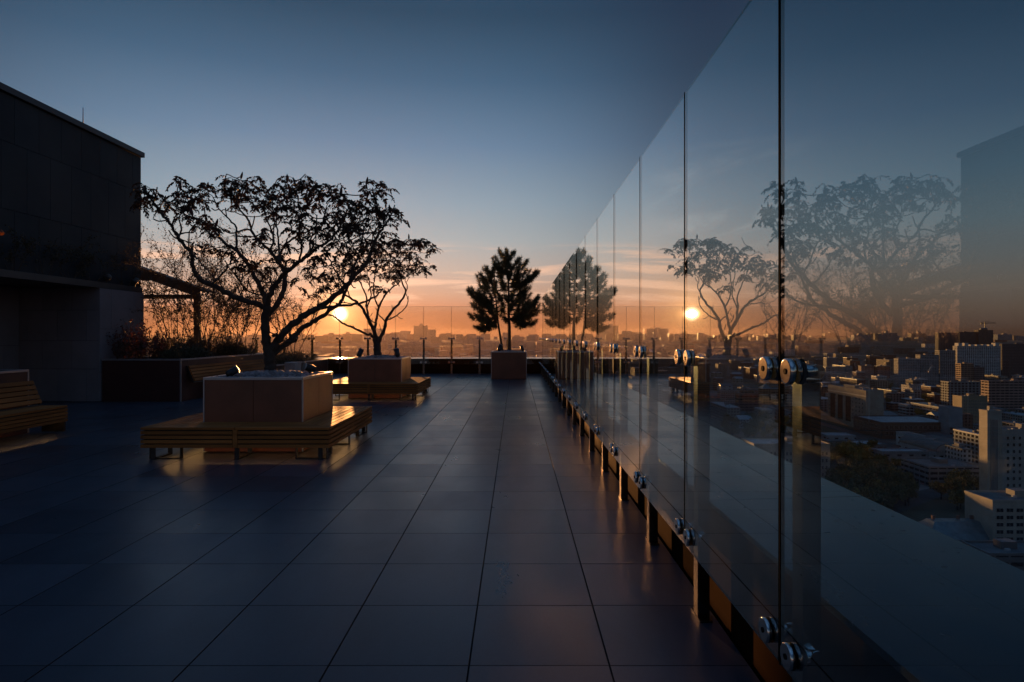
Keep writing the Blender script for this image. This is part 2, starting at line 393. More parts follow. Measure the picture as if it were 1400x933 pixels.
def merge(b, r):
    k = len(b.v); b.v += r.v
    for f_, s_ in zip(r.f, r.sm): b.face(tuple(k+i for i in f_), 1, s_)
    return b
fitU = merge(cb, cr).build('glass_fitting', [CHROME, RUBBER], fen)
fitL = merge(*clamp_mesh(ZL, c=yb)).build('glass_fitting', [CHROME, RUBBER], fen)
for k in range(1, len(joints)):
    child_copy(post0, fen, (0, PITCH*k, 0)); child_copy(seal0, fen, (0, PITCH*k, 0)); child_copy(fitU, fen, (0, PITCH*k, 0)); child_copy(fitL, fen, (0, PITCH*k, 0))

YG2, P2 = 23.16, 1.03
fen2 = thing('glass_balustrade', (-7, YG2, 0), 'glass balustrade with slim posts at end of deck facing the setting sun', 'glass fence')
c0 = .72; js = [c0-P2*k for k in range(0, 16)]
Z12 = 2.48
p20 = pane_mesh('x', js[1]+.003, js[0]-.003, YG2, Z0, Z12).build('glass_panel', [GLASS_END, GLASS_EDGE], fen2)
for k in range(1, len(js)-1): child_copy(p20, fen2, (-P2*k, 0, 0))
pb = MB(); pb.box(js[1]-.036, js[1]+.036, 23.222, 23.285, .012, 1.262); pb.box(js[1]-.039, js[1]+.039, 23.219, 23.288, 1.264, 1.272); pb.box(js[1]-.07, js[1]+.07, 23.221, 23.287, .001, .011)
post2 = pb.build('post', STEEL, fen2)
f2u = merge(*clamp_mesh(ZU, 'x', js[1], YG2)).build('glass_fitting', [CHROME, RUBBER], fen2)
f2l = merge(*clamp_mesh(ZL, 'x', js[1], YG2)).build('glass_fitting', [CHROME, RUBBER], fen2)
for k in range(1, len(js)-2):
    for o in (post2, f2u, f2l): child_copy(o, fen2, (-P2*k, 0, 0))

# ================================================================== penthouse building at the side
XU, YU, ZT = -9.06, 15.22, 5.84
bld = thing('penthouse_building', (-12, 10, 0), 'dark panelled rooftop building with overhanging canopy and flat metal roof edge', 'building')
b = MB(); b.box(-20, XU-.03, 1.0, YU-.03, 2.6, ZT-.14); b.build('wall_core', BACKING, bld)
b = MB()
def panels_x(b, X, th, ya, yb_, rows, pitch, phase, gap=.006):
    """cladding panels on a face of constant X looking +X"""
    for r_, (z0, z1) in enumerate(rows):
        off = phase+(pitch/2 if r_ % 2 else 0); y = yb_-off
        edges = [yb_]
        while y > ya: edges.append(y); y -= pitch
        edges.append(ya)
        for e1, e0 in zip(edges, edges[1:]):
            if e1-e0 > .03: b.box(X-th, X, e0+gap/2, e1-gap/2, z0+gap/2, z1-gap/2)
def panels_y(b, Y, th, xa, xb, rows, pitch, phase, gap=.006):
    for r_, (z0, z1) in enumerate(rows):
        off = phase+(pitch/2 if r_ % 2 else 0); x = xb-off; edges = [xb]
        while x > xa: edges.append(x); x -= pitch
        edges.append(xa)
        for e1, e0 in zip(edges, edges[1:]):
            if e1-e0 > .03: b.box(e0+gap/2, e1-gap/2, Y, Y+th, z0+gap/2, z1-gap/2)
panels_x(b, XU, .028, 1.0, YU, [(2.56, 3.66), (3.66, 4.86), (4.86, ZT-.13)], .585, .33)
b.build('wall', CLAD, bld, .002)
b = MB(); b.box(-20, XU+.06, 0.9, YU+.06, ZT-.12, ZT); b.build('roof_edge', ROOFMETAL, bld, .006)
rod_y = 13.4; b = MB(); b.tube([(XU-.15, rod_y, ZT), (XU-.15, rod_y, ZT+.42)], [.012, .007], 8); b.build('lightning_rod', TRIM, bld)
XL, YL0, YL1, ZC = -8.83, 13.36, 14.95, 2.42
b = MB(); b.box(-20, XL-.03, YL0+.03, YL1-.03, 0, ZC-.01); b.box(-20, -10.55, 1.0, YL0+.03, 0, ZC-.01); b.build('base_core', BACKING, bld)
b = MB()
panels_x(b, XL, .028, YL0, YL1, [(.01, .62), (.62, 1.55), (1.55, ZC)], .78, .42)
panels_y(b, YL0, .028, -10.55, XL-.029, [(.01, .70), (.70, 1.30), (1.30, 1.95), (1.95, ZC)], .62, .25)
panels_x(b, -10.53, .02, 1.0, YL0-.01, [(.01, 1.2), (1.2, ZC)], .9, .4)
b.build('lower_wall', CLAD2, bld, .002)
b = MB(); b.box(-20, XL+.01, 1.0, YL0+.012, ZC, 2.55); b.box(-20, XL-.03, YL0+.012, YL1, ZC+.002, 2.548); b.build('canopy', ROOFMETAL, bld, .004)
b = MB(); b.tube([(-9.6, 11.6, ZC-.035), (-9.6, 11.6, ZC)], .06, 14); b.build('ceiling_spotlight', TRIM, bld)

# ================================================================== pergola
pg = thing('pergola', (-8.8, 16.5, 0), 'dark timber pergola with sloping roof behind building corner among bare shrubs', 'pergola')
def beam(name, p0, p1, w, h):
    p0, p1 = Vector(p0), Vector(p1); d = p1-p0; L = d.length; q = d.to_track_quat('X', 'Z').to_matrix().to_4x4()
    b = MB(); b.box(0, L, -w/2, w/2, -h/2, h/2, M=Matrix.Translation(p0) @ q); b.build(name, PERGOLA, pg, .004)
YP = 16.6
pt = W3(269.5, 402, YP)
beam('post', (pt.x, YP, 0), (pt.x, YP, pt.z+.05), .13, .13)
beam('crossbeam', (pt.x-3.2, YP, W3(0, 406, YP).z), (pt.x-.066, YP, W3(0, 406, YP).z), .10, .11)
beam('rafter', (pt.x+.10, YP-.12, pt.z+.03), (-10.6, YP-.12, pt.z+.03+2.05*.395), .10, .24)
beam('roof', (pt.x+.06, YP+.40, pt.z+.09), (-10.6, YP+.40, pt.z+.09+2.01*.395), .92, .05)
b = W3(200, 377, YP-.3)
beam('bracket', (b.x-.5, YP-.3, b.z), (b.x+.02, YP-.3, b.z-.06), .2, .16)

# ================================================================== raised planters along the building
def raised_planter(name_label, x0, x1, y0, y1, h, mat=MAROON):
    o = thing('raised_planter', ((x0+x1)/2, (y0+y1)/2, 0), name_label, 'planter')
    b = MB(); b.box(x0, x1, y0, y1, 0, h-.035); b.build('wall', mat, o, .003)
    b = MB(); w = .06
    b.box(x0-.006, x1+.006, y0-.006, y0+w, h-.033, h); b.box(x0-.006, x1+.006, y1-w, y1+.006, h-.033, h)
    b.box(x1-w, x1+.006, y0+w+.001, y1-w-.001, h-.033, h); b.box(x0-.006, x0+w, y0+w+.001, y1-w-.001, h-.033, h)
    b.build('coping', TRIM, o, .003)
    for ya in (y0-.007, y1-.018): b = MB(); b.box(x1-.018, x1+.007, ya, ya+.025, 0, h-.036); b.build('corner_trim', TRIM, o)
    b = MB(); nxs, nys = 10, 20
    for i in range(nxs):
        for j in range(nys):
            q = lambda i, j: (x0+w+(x1-x0-2*w)*i/nxs, y0+w+(y1-y0-2*w)*j/nys, h-.02+.04*math.sin(i*1.7+j*2.3)*(0 < i < nxs and 0 < j < nys))
            b.poly([q(i, j), q(i+1, j), q(i+1, j+1), q(i, j+1)])
    b.build('soil_bed', SOIL, o)
    return o
raised_planter('raised planter behind slatted bench at deck edge, under canopy of dark building', -8.75, -7.06, 4.5, 9.12, .92)
raised_planter('dark maroon raised planter full of shrubs against corner of panelled building', -8.80, -7.13, 13.40, 18.0, .91)
raised_planter('low planter with clipped hedge and small bare tree beside end parapet', -13, -6.9, 18.06, 23.1, .56)

# ================================================================== wall benches with backrest
def slat_bench(label, x_back, x_front, y0, y1, ys0, glow=True):
    """bench along a planter wall: tilted slatted back, slatted seat, slatted skirt; looks +X"""
    o = thing('wall_bench', ((x_back+x_front)/2, (y0+y1)/2, 0), label, 'bench')
    b = MB()                                                    # backrest, leaning
    top, bot = Vector((x_back+.03, 0, .75)), Vector((x_back+.17, 0, .415))
    n = 5; d = (bot-top); nrm = Vector((d.z, 0, -d.x)).normalized()*-1
    M = Matrix(((d.normalized().x, 0, nrm.x, top.x), (0, 1, 0, 0), (d.normalized().z, 0, nrm.z, top.z), (0, 0, 0, 1)))
    L = d.length
    mids = [y0]+[y0+(y1-y0)*k/2 for k in (1, 2)]
    for a0, a1 in zip(mids, mids[1:]):
        for k in range(n): b.box(L*k/n+.004, L*(k+1)/n-.010, a0+.003, a1-.003, 0, .028, M=M)
    b.build('backrest', WOODY, o, .002)
    b = MB(); b.box(-.01, L+.02, y0-.006, y0+.02, -.035, -.002, M=M); b.box(-.01, L+.02, y1-.02, y1+.006, -.035, -.002, M=M); b.box(L+.001, L+.018, y0+.021, y1-.021, -.03, -.002, M=M); b.build('back_frame', BLACKSTEEL, o)
    b = MB(); wd = (x_front-(x_back+.16))/5
    for k in range(5): b.box(x_back+.16+wd*k+.003, x_back+.16+wd*(k+1)-.007, ys0+.003, y1-.003, .368, .398)
    b.build('seat', WOODY, o, .002)
    b = MB()
    for k in range(4): b.box(x_front-.03, x_front, ys0+.003, y1-.003, .17+.0485*k, .17+.0485*k+.039)
    b.build('skirt', WOODY, o, .002)
    for yy in (ys0, (ys0+y1)/2, y1-.03):
        b = MB(); b.box(x_back+.2, x_front-.034, yy, yy+.03, .02, .365); b.build('support', BLACKSTEEL, o)
    if glow:
        b = MB(); b.box(x_front-.038, x_front-.034, ys0+.03, y1-.03, .172, .366); b.build('light_shield', BACKING, o)  # board added to keep the strip's light out of the skirt gaps
        b = MB(); b.box(x_front-.10, x_front-.09, ys0+.1, y1-.1, .20, .205); b.build('light_strip', LED, o)
    return o
slat_bench('slatted timber bench with leaning back at canopy edge, warm light glowing under it', -7.06, -6.50, 4.6, 9.14, 4.6)
slat_bench('slatted timber bench back mounted on maroon shrub planter, half hidden by square tree planter', -7.13, -6.55, 13.62, 17.6, 14.7, False)
b = MB(); b.box(-6.60, -6.30, 17.95, 18.5, .002, .64); tag(b.build('stone_block', STONE, bevel=.008), 'small pale stone block glimpsed between the two square tree planters', 'block')

# ================================================================== island benches with planters
def island_bench(x0, y0, label, group):
    SZ = 2.13; x1, y1 = x0+SZ, y0+SZ; o = thing('island_bench', (x0+SZ/2, y0+SZ/2, 0), label, 'bench', group)
    w = .465; n = 6; cx, cy_ = x0+SZ/2, y0+SZ/2; sw = w/n
    def trap(k, a, c):
        """slat k of the near side, modules a..c of its length, mitred at the corners"""
        i0, i1 = k*sw+.002, (k+1)*sw-.009
        lo0, lo1 = (x0+i0, x0+i1) if a == 0 else (cx+.004, cx+.004)
        hi0, hi1 = (x1-i0, x1-i1) if c == 1 else (cx-.004, cx-.004)
        return [(lo0, y0+i0), (hi0, y0+i0), (hi1, y0+i1), (lo1, y0+i1)]
    for s in range(4):
        A = s*math.pi/2
        rot = lambda p: (cx+(p[0]-cx)*math.cos(A)-(p[1]-cy_)*math.sin(A), cy_+(p[0]-cx)*math.sin(A)+(p[1]-cy_)*math.cos(A))
        mat = WOODX if s % 2 == 0 else WOODY
        b = MB()
        for k in range(n):
            for a, c in ((0, 0), (1, 1)):
                q = [rot(p) for p in trap(k, a, c)]
                b.prism([(*p, .345) for p in q], [(*p, .373) for p in q])
        b.build('seat', mat, o, .002)
        b = MB()
        for r_ in range(4):
            z0 = .142+.0505*r_; z1 = z0+.037
            for (xa, xb) in ((x0+.03, cx-.03), (cx+.03, x1-.001)):
                q = [rot(p) for p in ((xa, y0), (xb, y0), (xb, y0+.028), (xa, y0+.028))]
                b.prism([(*p, z0) for p in q], [(*p, z1) for p in q])
        q = [rot(p) for p in ((cx-.026, y0+.002), (cx+.026, y0+.002), (cx+.026, y0+.028), (cx-.026, y0+.028))]
        b.prism([(*p, .142) for p in q], [(*p, .342) for p in q])
        b.build('skirt', mat, o, .002)
        for xa in (x0+.09, cx-.025, x1-.14):
            b = MB()
            for (pa, pb_, z0, z1) in (((xa, y0+.05), (xa+.05, y0+.062), .002, .345), ((xa, y0+.062), (xa+.05, y0+.40), .002, .014), ((xa, y0+.40), (xa+.05, y0+.412), .002, .345)):
                q = [rot(p) for p in ((pa[0], pa[1]), (pb_[0], pa[1]), (pb_[0], pb_[1]), (pa[0], pb_[1]))]
                b.prism([(*p, z0) for p in q], [(*p, z1) for p in q])
            b.build('leg', BLACKSTEEL, o)
        b = MB(); q = [rot(p) for p in ((x0+.25, y0+.13), (x1-.25, y0+.13), (x1-.25, y0+.145), (x0+.25, y0+.145))]
        b.prism([(*p, .20) for p in q], [(*p, .208) for p in q]); b.build('light_strip', LED, o)
        b = MB(); q = [rot(p) for p in ((x0+.04, y0+.032), (x1-.04, y0+.032), (x1-.04, y0+.036), (x0+.04, y0+.036))]
        b.prism([(*p, .145) for p in q], [(*p, .343) for p in q]); b.build('light_shield', BACKING, o)  # added shield behind the skirt, so light escapes only near the floor
    return o
ib = island_bench(-4.235, 7.10, 'square slatted timber bench ringing large tree planter, warm light glowing beneath it', 'square benches round the tree planters')
ib2 = copy_tree(ib); ib2.location = (-3.185, 14.665, 0); ib2['label'] = 'square slatted timber bench ringing smaller planter close to end railing, sun behind it'

def tree_planter(x0, y0, sx, sy, h, label, group='square box planters'):
    x1, y1 = x0+sx, y0+sy
    o = thing('tree_planter', (x0+sx/2, y0+sy/2, 0), label, 'planter', group)
    b = MB(); g_ = .004; zt = h-.034
    for (xa, xb) in ((x0+.016, x0+sx/2-g_/2), (x0+sx/2+g_/2, x1-.016)):
        b.box(xa, xb, y0, y0+.02, .01, zt); b.box(xa, xb, y1-.02, y1, .01, zt)
    for (ya, yb_) in ((y0+.021, y0+sy/2-g_/2), (y0+sy/2+g_/2, y1-.021)):
        b.box(x0, x0+.02, ya, yb_, .01, zt); b.box(x1-.02, x1, ya, yb_, .01, zt)
    b.build('panel', PLANTER, o, .0015)
    b = MB(); b.box(x0+.022, x1-.022, y0+.022, y1-.022, .005, h-.07); b.build('soil_core', SOIL, o)
    b = MB(); w = .05
    b.box(x0-.004, x1+.004, y0-.004, y0+w, h-.032, h); b.box(x0-.004, x1+.004, y1-w, y1+.004, h-.032, h)
    b.box(x0-.004, x0+w, y0+w+.001, y1-w-.001, h-.032, h); b.box(x1-w, x1+.004, y0+w+.001, y1-w-.001, h-.032, h)
    b.build('rim', TRIM, o, .002)
    for xa in (x0-.003, x1-.012):
        for ya in (y0-.003, y1-.012): b = MB(); b.box(xa, xa+.015, ya, ya+.015, .01, zt-.001); b.build('corner_trim', TRIM, o)
    return o
tree_planter(-3.77, 7.60, 1.2, 1.23, .905, 'box planter in square bench holding the broad sumac, orange light on its side')
tree_planter(-3.755, 14.09, 1.2, 1.2, .905, 'box planter in square bench holding smaller sumac, in front of sun')
tree_planter(-.79, 20.15, 1.13, 1.15, .90, 'box planter without bench standing free near end railing, holding the pine')

def pebbles(x0, x1, y0, y1, z, n, seed, label):
    r_ = random.Random(seed); b = MB()
    ico = [(0,0,-1),(.72,-.53,-.45),(-.28,-.85,-.45),(-.89,0,-.45),(-.28,.85,-.45),(.72,.53,-.45),(.28,-.85,.45),(-.72,-.53,.45),(-.72,.53,.45),(.28,.85,.45),(.89,0,.45),(0,0,1)]
    fc = [(0,1,2),(1,0,5),(0,2,3),(0,3,4),(0,4,5),(1,5,10),(2,1,6),(3,2,7),(4,3,8),(5,4,9),(1,10,6),(2,6,7),(3,7,8),(4,8,9),(5,9,10),(6,10,11),(7,6,11),(8,7,11),(9,8,11),(10,9,11)]
    for _ in range(n):
        x, y = r_.uniform(x0, x1), r_.uniform(y0, y1); s = r_.uniform(.018, .042)
        mound = .05*(1-((x-(x0+x1)/2)/((x1-x0)/2))**2)*(1-((y-(y0+y1)/2)/((y1-y0)/2))**2)
        A = r_.uniform(0, 6.3); ax, ay, az_ = s*r_.uniform(.8, 1.3), s*r_.uniform(.7, 1.1), s*r_.uniform(.55, .85); k = len(b.v)
        for (u, v, w_) in ico:
            u, v, w_ = u*ax*r_.uniform(.9, 1.1), v*ay, w_*az_
            b.v.append((x+u*math.cos(A)-v*math.sin(A), y+u*math.sin(A)+v*math.cos(A), z+mound+w_+r_.uniform(0, .0)))
        for q in fc: b.face(tuple(k+i for i in q), 0, True)
    tag(b.build('pebbles', PEBBLE), label, 'pebbles', kind='stuff')
pebbles(-3.71, -2.63, 7.66, 8.77, .885, 900, 1, 'grey pebbles heaped over soil round the broad sumac trunk')
pebbles(-3.69, -2.62, 14.15, 15.23, .885, 600, 2, 'grey pebbles over soil round the smaller sumac trunk')
pebbles(-.73, .28, 20.21, 21.2, .87, 350, 3, 'grey pebbles over soil round the pine trunks')

def uplight(x, y, z, aim, label, s=1.0):
    """small garden spotlight: spike, U bracket, cylindrical head with rim and lens"""
    o = thing('garden_spotlight', (x, y, z), label, 'spotlight')
    a = Vector(aim).normalized(); c = Vector((x, y, z+.10*s))
    b = MB(); b.tube([(x, y, z-.05), (x, y, z+.045*s)], [.008*s, .012*s], 8); b.build('spike', BLACKSTEEL, o)
    side = a.cross(Vector((0, 0, 1))).normalized() if abs(a.z) < .98 else Vector((1, 0, 0))
    b = MB(); b.tube([c+side*.055*s, c+side*.055*s-Vector((0, 0, .055*s)), c-side*.055*s-Vector((0, 0, .055*s)), c-side*.055*s], .006*s, 6); b.build('bracket', BLACKSTEEL, o)
    b = MB(); b.tube([c-a*.085*s, c-a*.08*s, c-a*.05*s, c+a*.06*s], [.03*s, .04*s, .047*s, .048*s], 16); b.build('housing', BLACKSTEEL, o)
    b = MB(); b.tube([c+a*.061*s, c+a*.075*s], [.052*s, .052*s], 18); b.build('rim', TRIM, o)
    b = MB(); b.tube([c+a*.0755*s, c+a*.079*s], [.044*s, .040*s], 18); b.build('lens', LENS, o)
    return o
uplight(-3.50, 7.78, .868, (.7, .3, .45), 'dark spotlight at pebble bed corner of broad sumac planter, seen from behind', .95)
uplight(-2.72, 8.30, .885, (-.72, -.6, .30), 'spotlight with round glass face catching light beside broad sumac trunk', 1.0)
uplight(-3.55, 14.35, .90, (.3, .4, .8), 'small spotlight at corner of smaller sumac planter nearer the building', 1.2)
uplight(-2.72, 14.40, .90, (-.3, .4, .8), 'small spotlight at corner of smaller sumac planter nearer the glass', 1.2)
uplight(-.52, 20.4, .89, (.3, .4, .8), 'small spotlight in pine planter by the slanting trunk', 1.3)
uplight(-8.93, 13.75, 2.545, (-.3, .9, .2), 'dark floodlight on canopy roof above pale corner wall', 1.3)
uplight(-8.93, 14.75, 2.545, (-.2, .9, .3), 'dark floodlight on canopy roof at very end of building ledge', 1.3)
uplight(.20, 20.4, .89, (-.3, .4, .8), 'small spotlight in pine planter at its glass-side corner', 1.1)

# ================================================================== plants
def catmull(pts, n=5):
    pts = [Vector(p) for p in pts]
    if len(pts) < 3: return pts
    P = [pts[0]*2-pts[1]]+pts+[pts[-1]*2-pts[-2]]; out = []
    for i in range(1, len(P)-2):
        for k in range(n):
            t = k/n; a, b_, c, d = P[i-1], P[i], P[i+1], P[i+2]
            out.append(.5*((2*b_)+(c-a)*t+(2*a-5*b_+4*c-d)*t*t+(3*b_-a-3*c+d)*t**3))
    return out+[pts[-1]]
def rv(r_, s=1.0): return Vector((r_.gauss(0, s), r_.gauss(0, s), r_.gauss(0, s)))
def leaf_quad(b, base, d, nrm, L, wd):
    d = d.normalized(); sdv = d.cross(nrm); sdv = sdv.normalized() if sdv.length > 1e-5 else d.orthogonal().normalized()
    m = base+d*L*.45; b.poly([base, m+sdv*wd, base+d*L, m-sdv*wd])
def compound_leaf(b, tw, r_, base, az_, L, leaf):
    """a drooping pinnate leaf: a curved stalk with pairs of shrivelled hanging leaflets"""
    up = r_.uniform(.2, 1.1); o = Vector((math.cos(az_), math.sin(az_), 0)); pts = []; p = Vector(base); v = (o+Vector((0, 0, up))).normalized()
    n = r_.randint(8, 11)
    for k in range(n+1):
        pts.append(p.copy()); v = (v+Vector((0, 0, -2.0/n))+rv(r_, .06)).normalized(); p = p+v*(L/n)
    tw.tube(pts[::2]+([pts[-1]] if n % 2 else []), .0035, 4)
    for k in range(1, n+1):
        d = (pts[k]-pts[k-1]).normalized(); sd = d.cross(Vector((0, 0, 1))); sd = sd.normalized() if sd.length > .05 else Vector((-o.y, o.x, 0))
        for s in (-1, 1):
            if r_.random() < .10: continue
            dd = (sd*s*r_.uniform(.5, 1.0)+d*.35+Vector((0, 0, -r_.uniform(.2, .85)))+rv(r_, .22))
            sc = leaf*(.65+.5*math.sin(math.pi*k/(n+.6)))
            leaf_quad(b, pts[k]+rv(r_, .004), dd, d+rv(r_, .4), sc*r_.uniform(.7, 1.35), sc*.25)
def sumac(name_label, base, Y0, limbs, clusters, seed, leafL, leaf, conef=.28, uv=None, twig_r=.010, thick=.74):
    """limbs: (polyline in photo pixels, depth offset at its ends, radius at its ends); clusters: leafy branch ends"""
    r_ = random.Random(seed); o = thing('sumac_tree', base, name_label, 'tree')
    tr = MB(); pts_all = []
    for (pl, d0, d1, ra, rb) in limbs:
        ra, rb = ra*thick, rb*max(thick, .8)
        n = len(pl); P = []
        for i, (u, v) in enumerate(pl):
            x, y = uv(u, v); P.append(W3(x, y, Y0+d0+(d1-d0)*i/(n-1)))
        C = catmull(P, 5); m_ = len(C)
        C = [c+rv(r_, .006)*min(1, i/3) for i, c in enumerate(C)]
        rad = [ra+(rb-ra)*(i/(m_-1))**.8 for i in range(m_)]
        rad = [q*(1+.10*math.sin(i*1.9+ra*90)) for i, q in enumerate(rad)]
        tr.tube(C, rad, 9)
        pts_all += [(c, q) for c, q in zip(C, rad)][2:]
        if rb < .03:                                     # short bare side twigs with stubby tips
            for i in range(4, m_-1, 4):
                if r_.random() < .5:
                    d = (C[i]-C[i-1]).normalized(); q = (d*.5+rv(r_, .7)+Vector((0, 0, .5))).normalized(); L = r_.uniform(.08, .22)
                    tr.tube(catmull([C[i], C[i]+q*L*.6, C[i]+q*L+Vector((0, 0, .04))], 3), [.008]*7, 5)
    lf = MB(); heads = []
    for ci, (u, v) in enumerate(clusters):
        x, y = uv(u, v); d = r_.uniform(-1.0, 1.0)*(.55 if v > 380 else 1.0); c = W3(x, y, Y0+d)
        best = min(pts_all, key=lambda q: (q[0]-c).length+max(0, q[0].z-c.z)*1.5+q[1]*2)
        s = best[0]; span = c-s; L = span.length
        if L > .03:
            mid = s+span*.5+Vector((span.x*.12, span.y*.12, -.14*L))+rv(r_, .04*L+.005)
            C = catmull([s, s+span*.2+Vector((0, 0, -.03*L))+rv(r_, .02*L), mid, c], 4)
            r0 = min(best[1]*.75, twig_r+.006*L); tr.tube(C, [r0+(.0065-r0)*i/(len(C)-1) for i in range(len(C))], 6)
            for q in C[3:]: pts_all.append((q, .009))
        if r_.random() < .06: continue
        nl = r_.randint(5, 6); a0 = r_.uniform(0, 6.28)
        for k in range(nl):
            bp = c-Vector((0, 0, r_.uniform(-.02, .13)))
            compound_leaf(lf, lf, r_, bp, a0+6.283*k/nl+r_.uniform(-.3, .3), leafL*r_.uniform(.65, 1.15), leaf)
        if r_.random() < conef: heads.append(c)
    tr.build('trunk', BARK, o); lf.build('foliage', SUMACLEAF, o)
    if heads:
        h0 = MB(); h0.tube([(0,0,-.02), (0,0,.02), (.004,0,.06), (0,0,.11), (0,.003,.15), (0,0,.175)], [.008, .024, .030, .024, .014, .003], 7)
        first = h0.build('seed_head', SUMACCONE, None); first.parent = o; first.location = heads[0]-Vector(base); first.scale = (.7, .7, .7)
        for c in heads[1:]:
            q = child_copy(first, o, c-Vector(base)-Vector((0, 0, .03))); q.rotation_euler = (r_.gauss(0, .15), r_.gauss(0, .15), r_.uniform(0, 6)); s = r_.uniform(.4, .7); q.scale = (s, s, s)
    return o
uvA = lambda u, v: (180+u/3.009, 210+v/3.009)          # detail view of the photograph used for measuring
uvB = lambda u, v: (340+u/5.385, 360+v/5.385)
uvC = lambda u, v: (180+u/5.18, 220+v/5.18)
limbs1 = [
 ([(572, 912), (570, 870), (566, 815)], 0, 0, .105, .085),
 ([(566, 830), (552, 760), (548, 690), (556, 630)], 0, -.1, .085, .062),
 ([(556, 640), (520, 622), (420, 588), (330, 543), (272, 510), (252, 462), (246, 410), (205, 365), (176, 315), (140, 268), (105, 225), (75, 180), (48, 140)], -.05, -.55, .055, .012),
 ([(330, 540), (362, 505), (395, 470), (415, 430), (430, 395)], -.35, -.15, .022, .010),
 ([(246, 410), (282, 445), (318, 492), (352, 520)], -.45, -.6, .018, .008),
 ([(246, 410), (252, 385), (256, 362)], -.45, -.4, .020, .010),
 ([(192, 350), (205, 315), (198, 270), (206, 235)], -.45, -.15, .018, .009),
 ([(205, 330), (240, 320), (266, 290)], -.4, -.2, .014, .007),
 ([(556, 640), (540, 575), (505, 505), (470, 445), (432, 400), (385, 370), (350, 332), (315, 298), (272, 272), (245, 262)], -.1, .5, .050, .012),
 ([(432, 400), (430, 340), (428, 300), (400, 270), (360, 230), (335, 180)], .25, .75, .024, .009),
 ([(470, 560), (440, 520), (425, 485), (440, 440)], .0, -.4, .016, .008),
 ([(545, 585), (500, 575), (460, 555), (440, 510)], -.05, -.35, .018, .008),
 ([(556, 632), (566, 585), (605, 522), (640, 482), (690, 445), (735, 412), (765, 385), (800, 372), (835, 335), (862, 290)], -.1, -.55, .050, .014),
 ([(640, 480), (612, 455), (570, 400), (530, 365), (492, 318), (478, 270), (440, 225), (430, 185)], -.25, -.75, .036, .010),
 ([(570, 400), (585, 340), (555, 275), (545, 215)], -.5, -.3, .020, .009),
 ([(612, 455), (606, 400), (602, 330), (585, 260), (580, 190)], -.25, .35, .022, .009),
 ([(556, 668), (595, 625), (622, 575), (632, 500), (620, 470)], .02, .35, .055, .036),
 ([(620, 472), (605, 430), (640, 370), (690, 335), (730, 320), (770, 290)], .35, .6, .030, .010),
 ([(690, 440), (700, 380), (690, 330), (700, 260), (680, 190)], -.25, -.6, .020, .009),
 ([(735, 412), (740, 350), (780, 300), (800, 220)], -.35, .1, .020, .009),
 ([(566, 812), (610, 760), (650, 715), (712, 665), (768, 635), (830, 590), (878, 548), (920, 505), (962, 458), (985, 410), (1000, 360), (1030, 310), (1055, 275), (1075, 240)], 0, .35, .075, .013),
 ([(572, 835), (612, 800), (655, 770), (690, 728), (735, 700), (785, 668), (835, 632), (862, 610), (880, 570), (905, 500), (925, 440), (945, 370), (955, 300)], .02, .8, .065, .012),
 ([(720, 660), (770, 640), (830, 628), (900, 622), (950, 612), (1000, 592), (1030, 560)], .15, -.3, .032, .012),
 ([(920, 505), (900, 440), (880, 370), (860, 320)], .2, -.3, .020, .009),
 ([(880, 550), (850, 500), (820, 450), (800, 400)], .2, -.1, .018, .009),
 ([(985, 410), (1010, 350), (1020, 290), (1005, 200), (990, 150)], .3, .1, .020, .009),
 ([(590, 775), (600, 750), (580, 748)], 0, -.12, .034, .026),
 ([(640, 778), (668, 772), (680, 760)], .04, -.1, .030, .026),
 ([(600, 640), (560, 690), (545, 650)], .3, .5, .010, .006),
]
cl1 = [(70,160),(48,135),(100,150),(60,190),(140,175),(180,185),(130,215),(160,200),(205,105),(200,150),(225,180),(245,155),(290,120),(310,135),(300,170),(255,190),
 (250,245),(295,255),(210,225),(345,292),(315,290),(280,265),(390,85),(415,105),(450,95),(430,140),(475,110),(520,95),(500,150),(460,165),(405,165),(380,140),(490,185),(440,200),
 (555,135),(600,120),(585,170),(640,110),(672,115),(715,85),(742,115),(700,150),(650,160),(560,205),(600,215),(650,220),(690,215),(620,260),(575,245),(530,200),(770,130),(805,135),(848,130),
 (860,165),(765,185),(785,235),(825,225),(845,195),(725,210),(730,255),(680,265),(965,118),(990,150),(1030,120),(1042,155),(950,175),(905,190),(925,225),(985,205),(1045,215),(1065,235),(1100,240),
 (1020,265),(965,265),(905,275),(875,315),(935,310),(845,290),(990,325),(1050,295),(835,345),(885,360),(940,360),(805,325),(770,300),(760,395),(800,400),(985,370),(1000,240),(925,265),
 (375,385),(325,370),(405,395),(258,385),(440,462),(515,450),(480,435),(545,308),(500,335),(535,330),(560,440),(655,440),(735,340),(640,378),(575,512),(690,520),(600,395),(700,300),(660,300),(830,270),(870,250),(610,160),(760,150),(40,190),(800,270),(840,255),(870,275),(900,305),(960,300),(950,335),(860,380),(910,390),(1010,230),(940,210),(880,225),(700,120)]
sumac('broad spreading sumac tree with drooping brown leaves in the larger planter close by', (-3.19, 8.25, .87), 8.25, limbs1, cl1, 11, .195, .046, .18, uv=uvA)
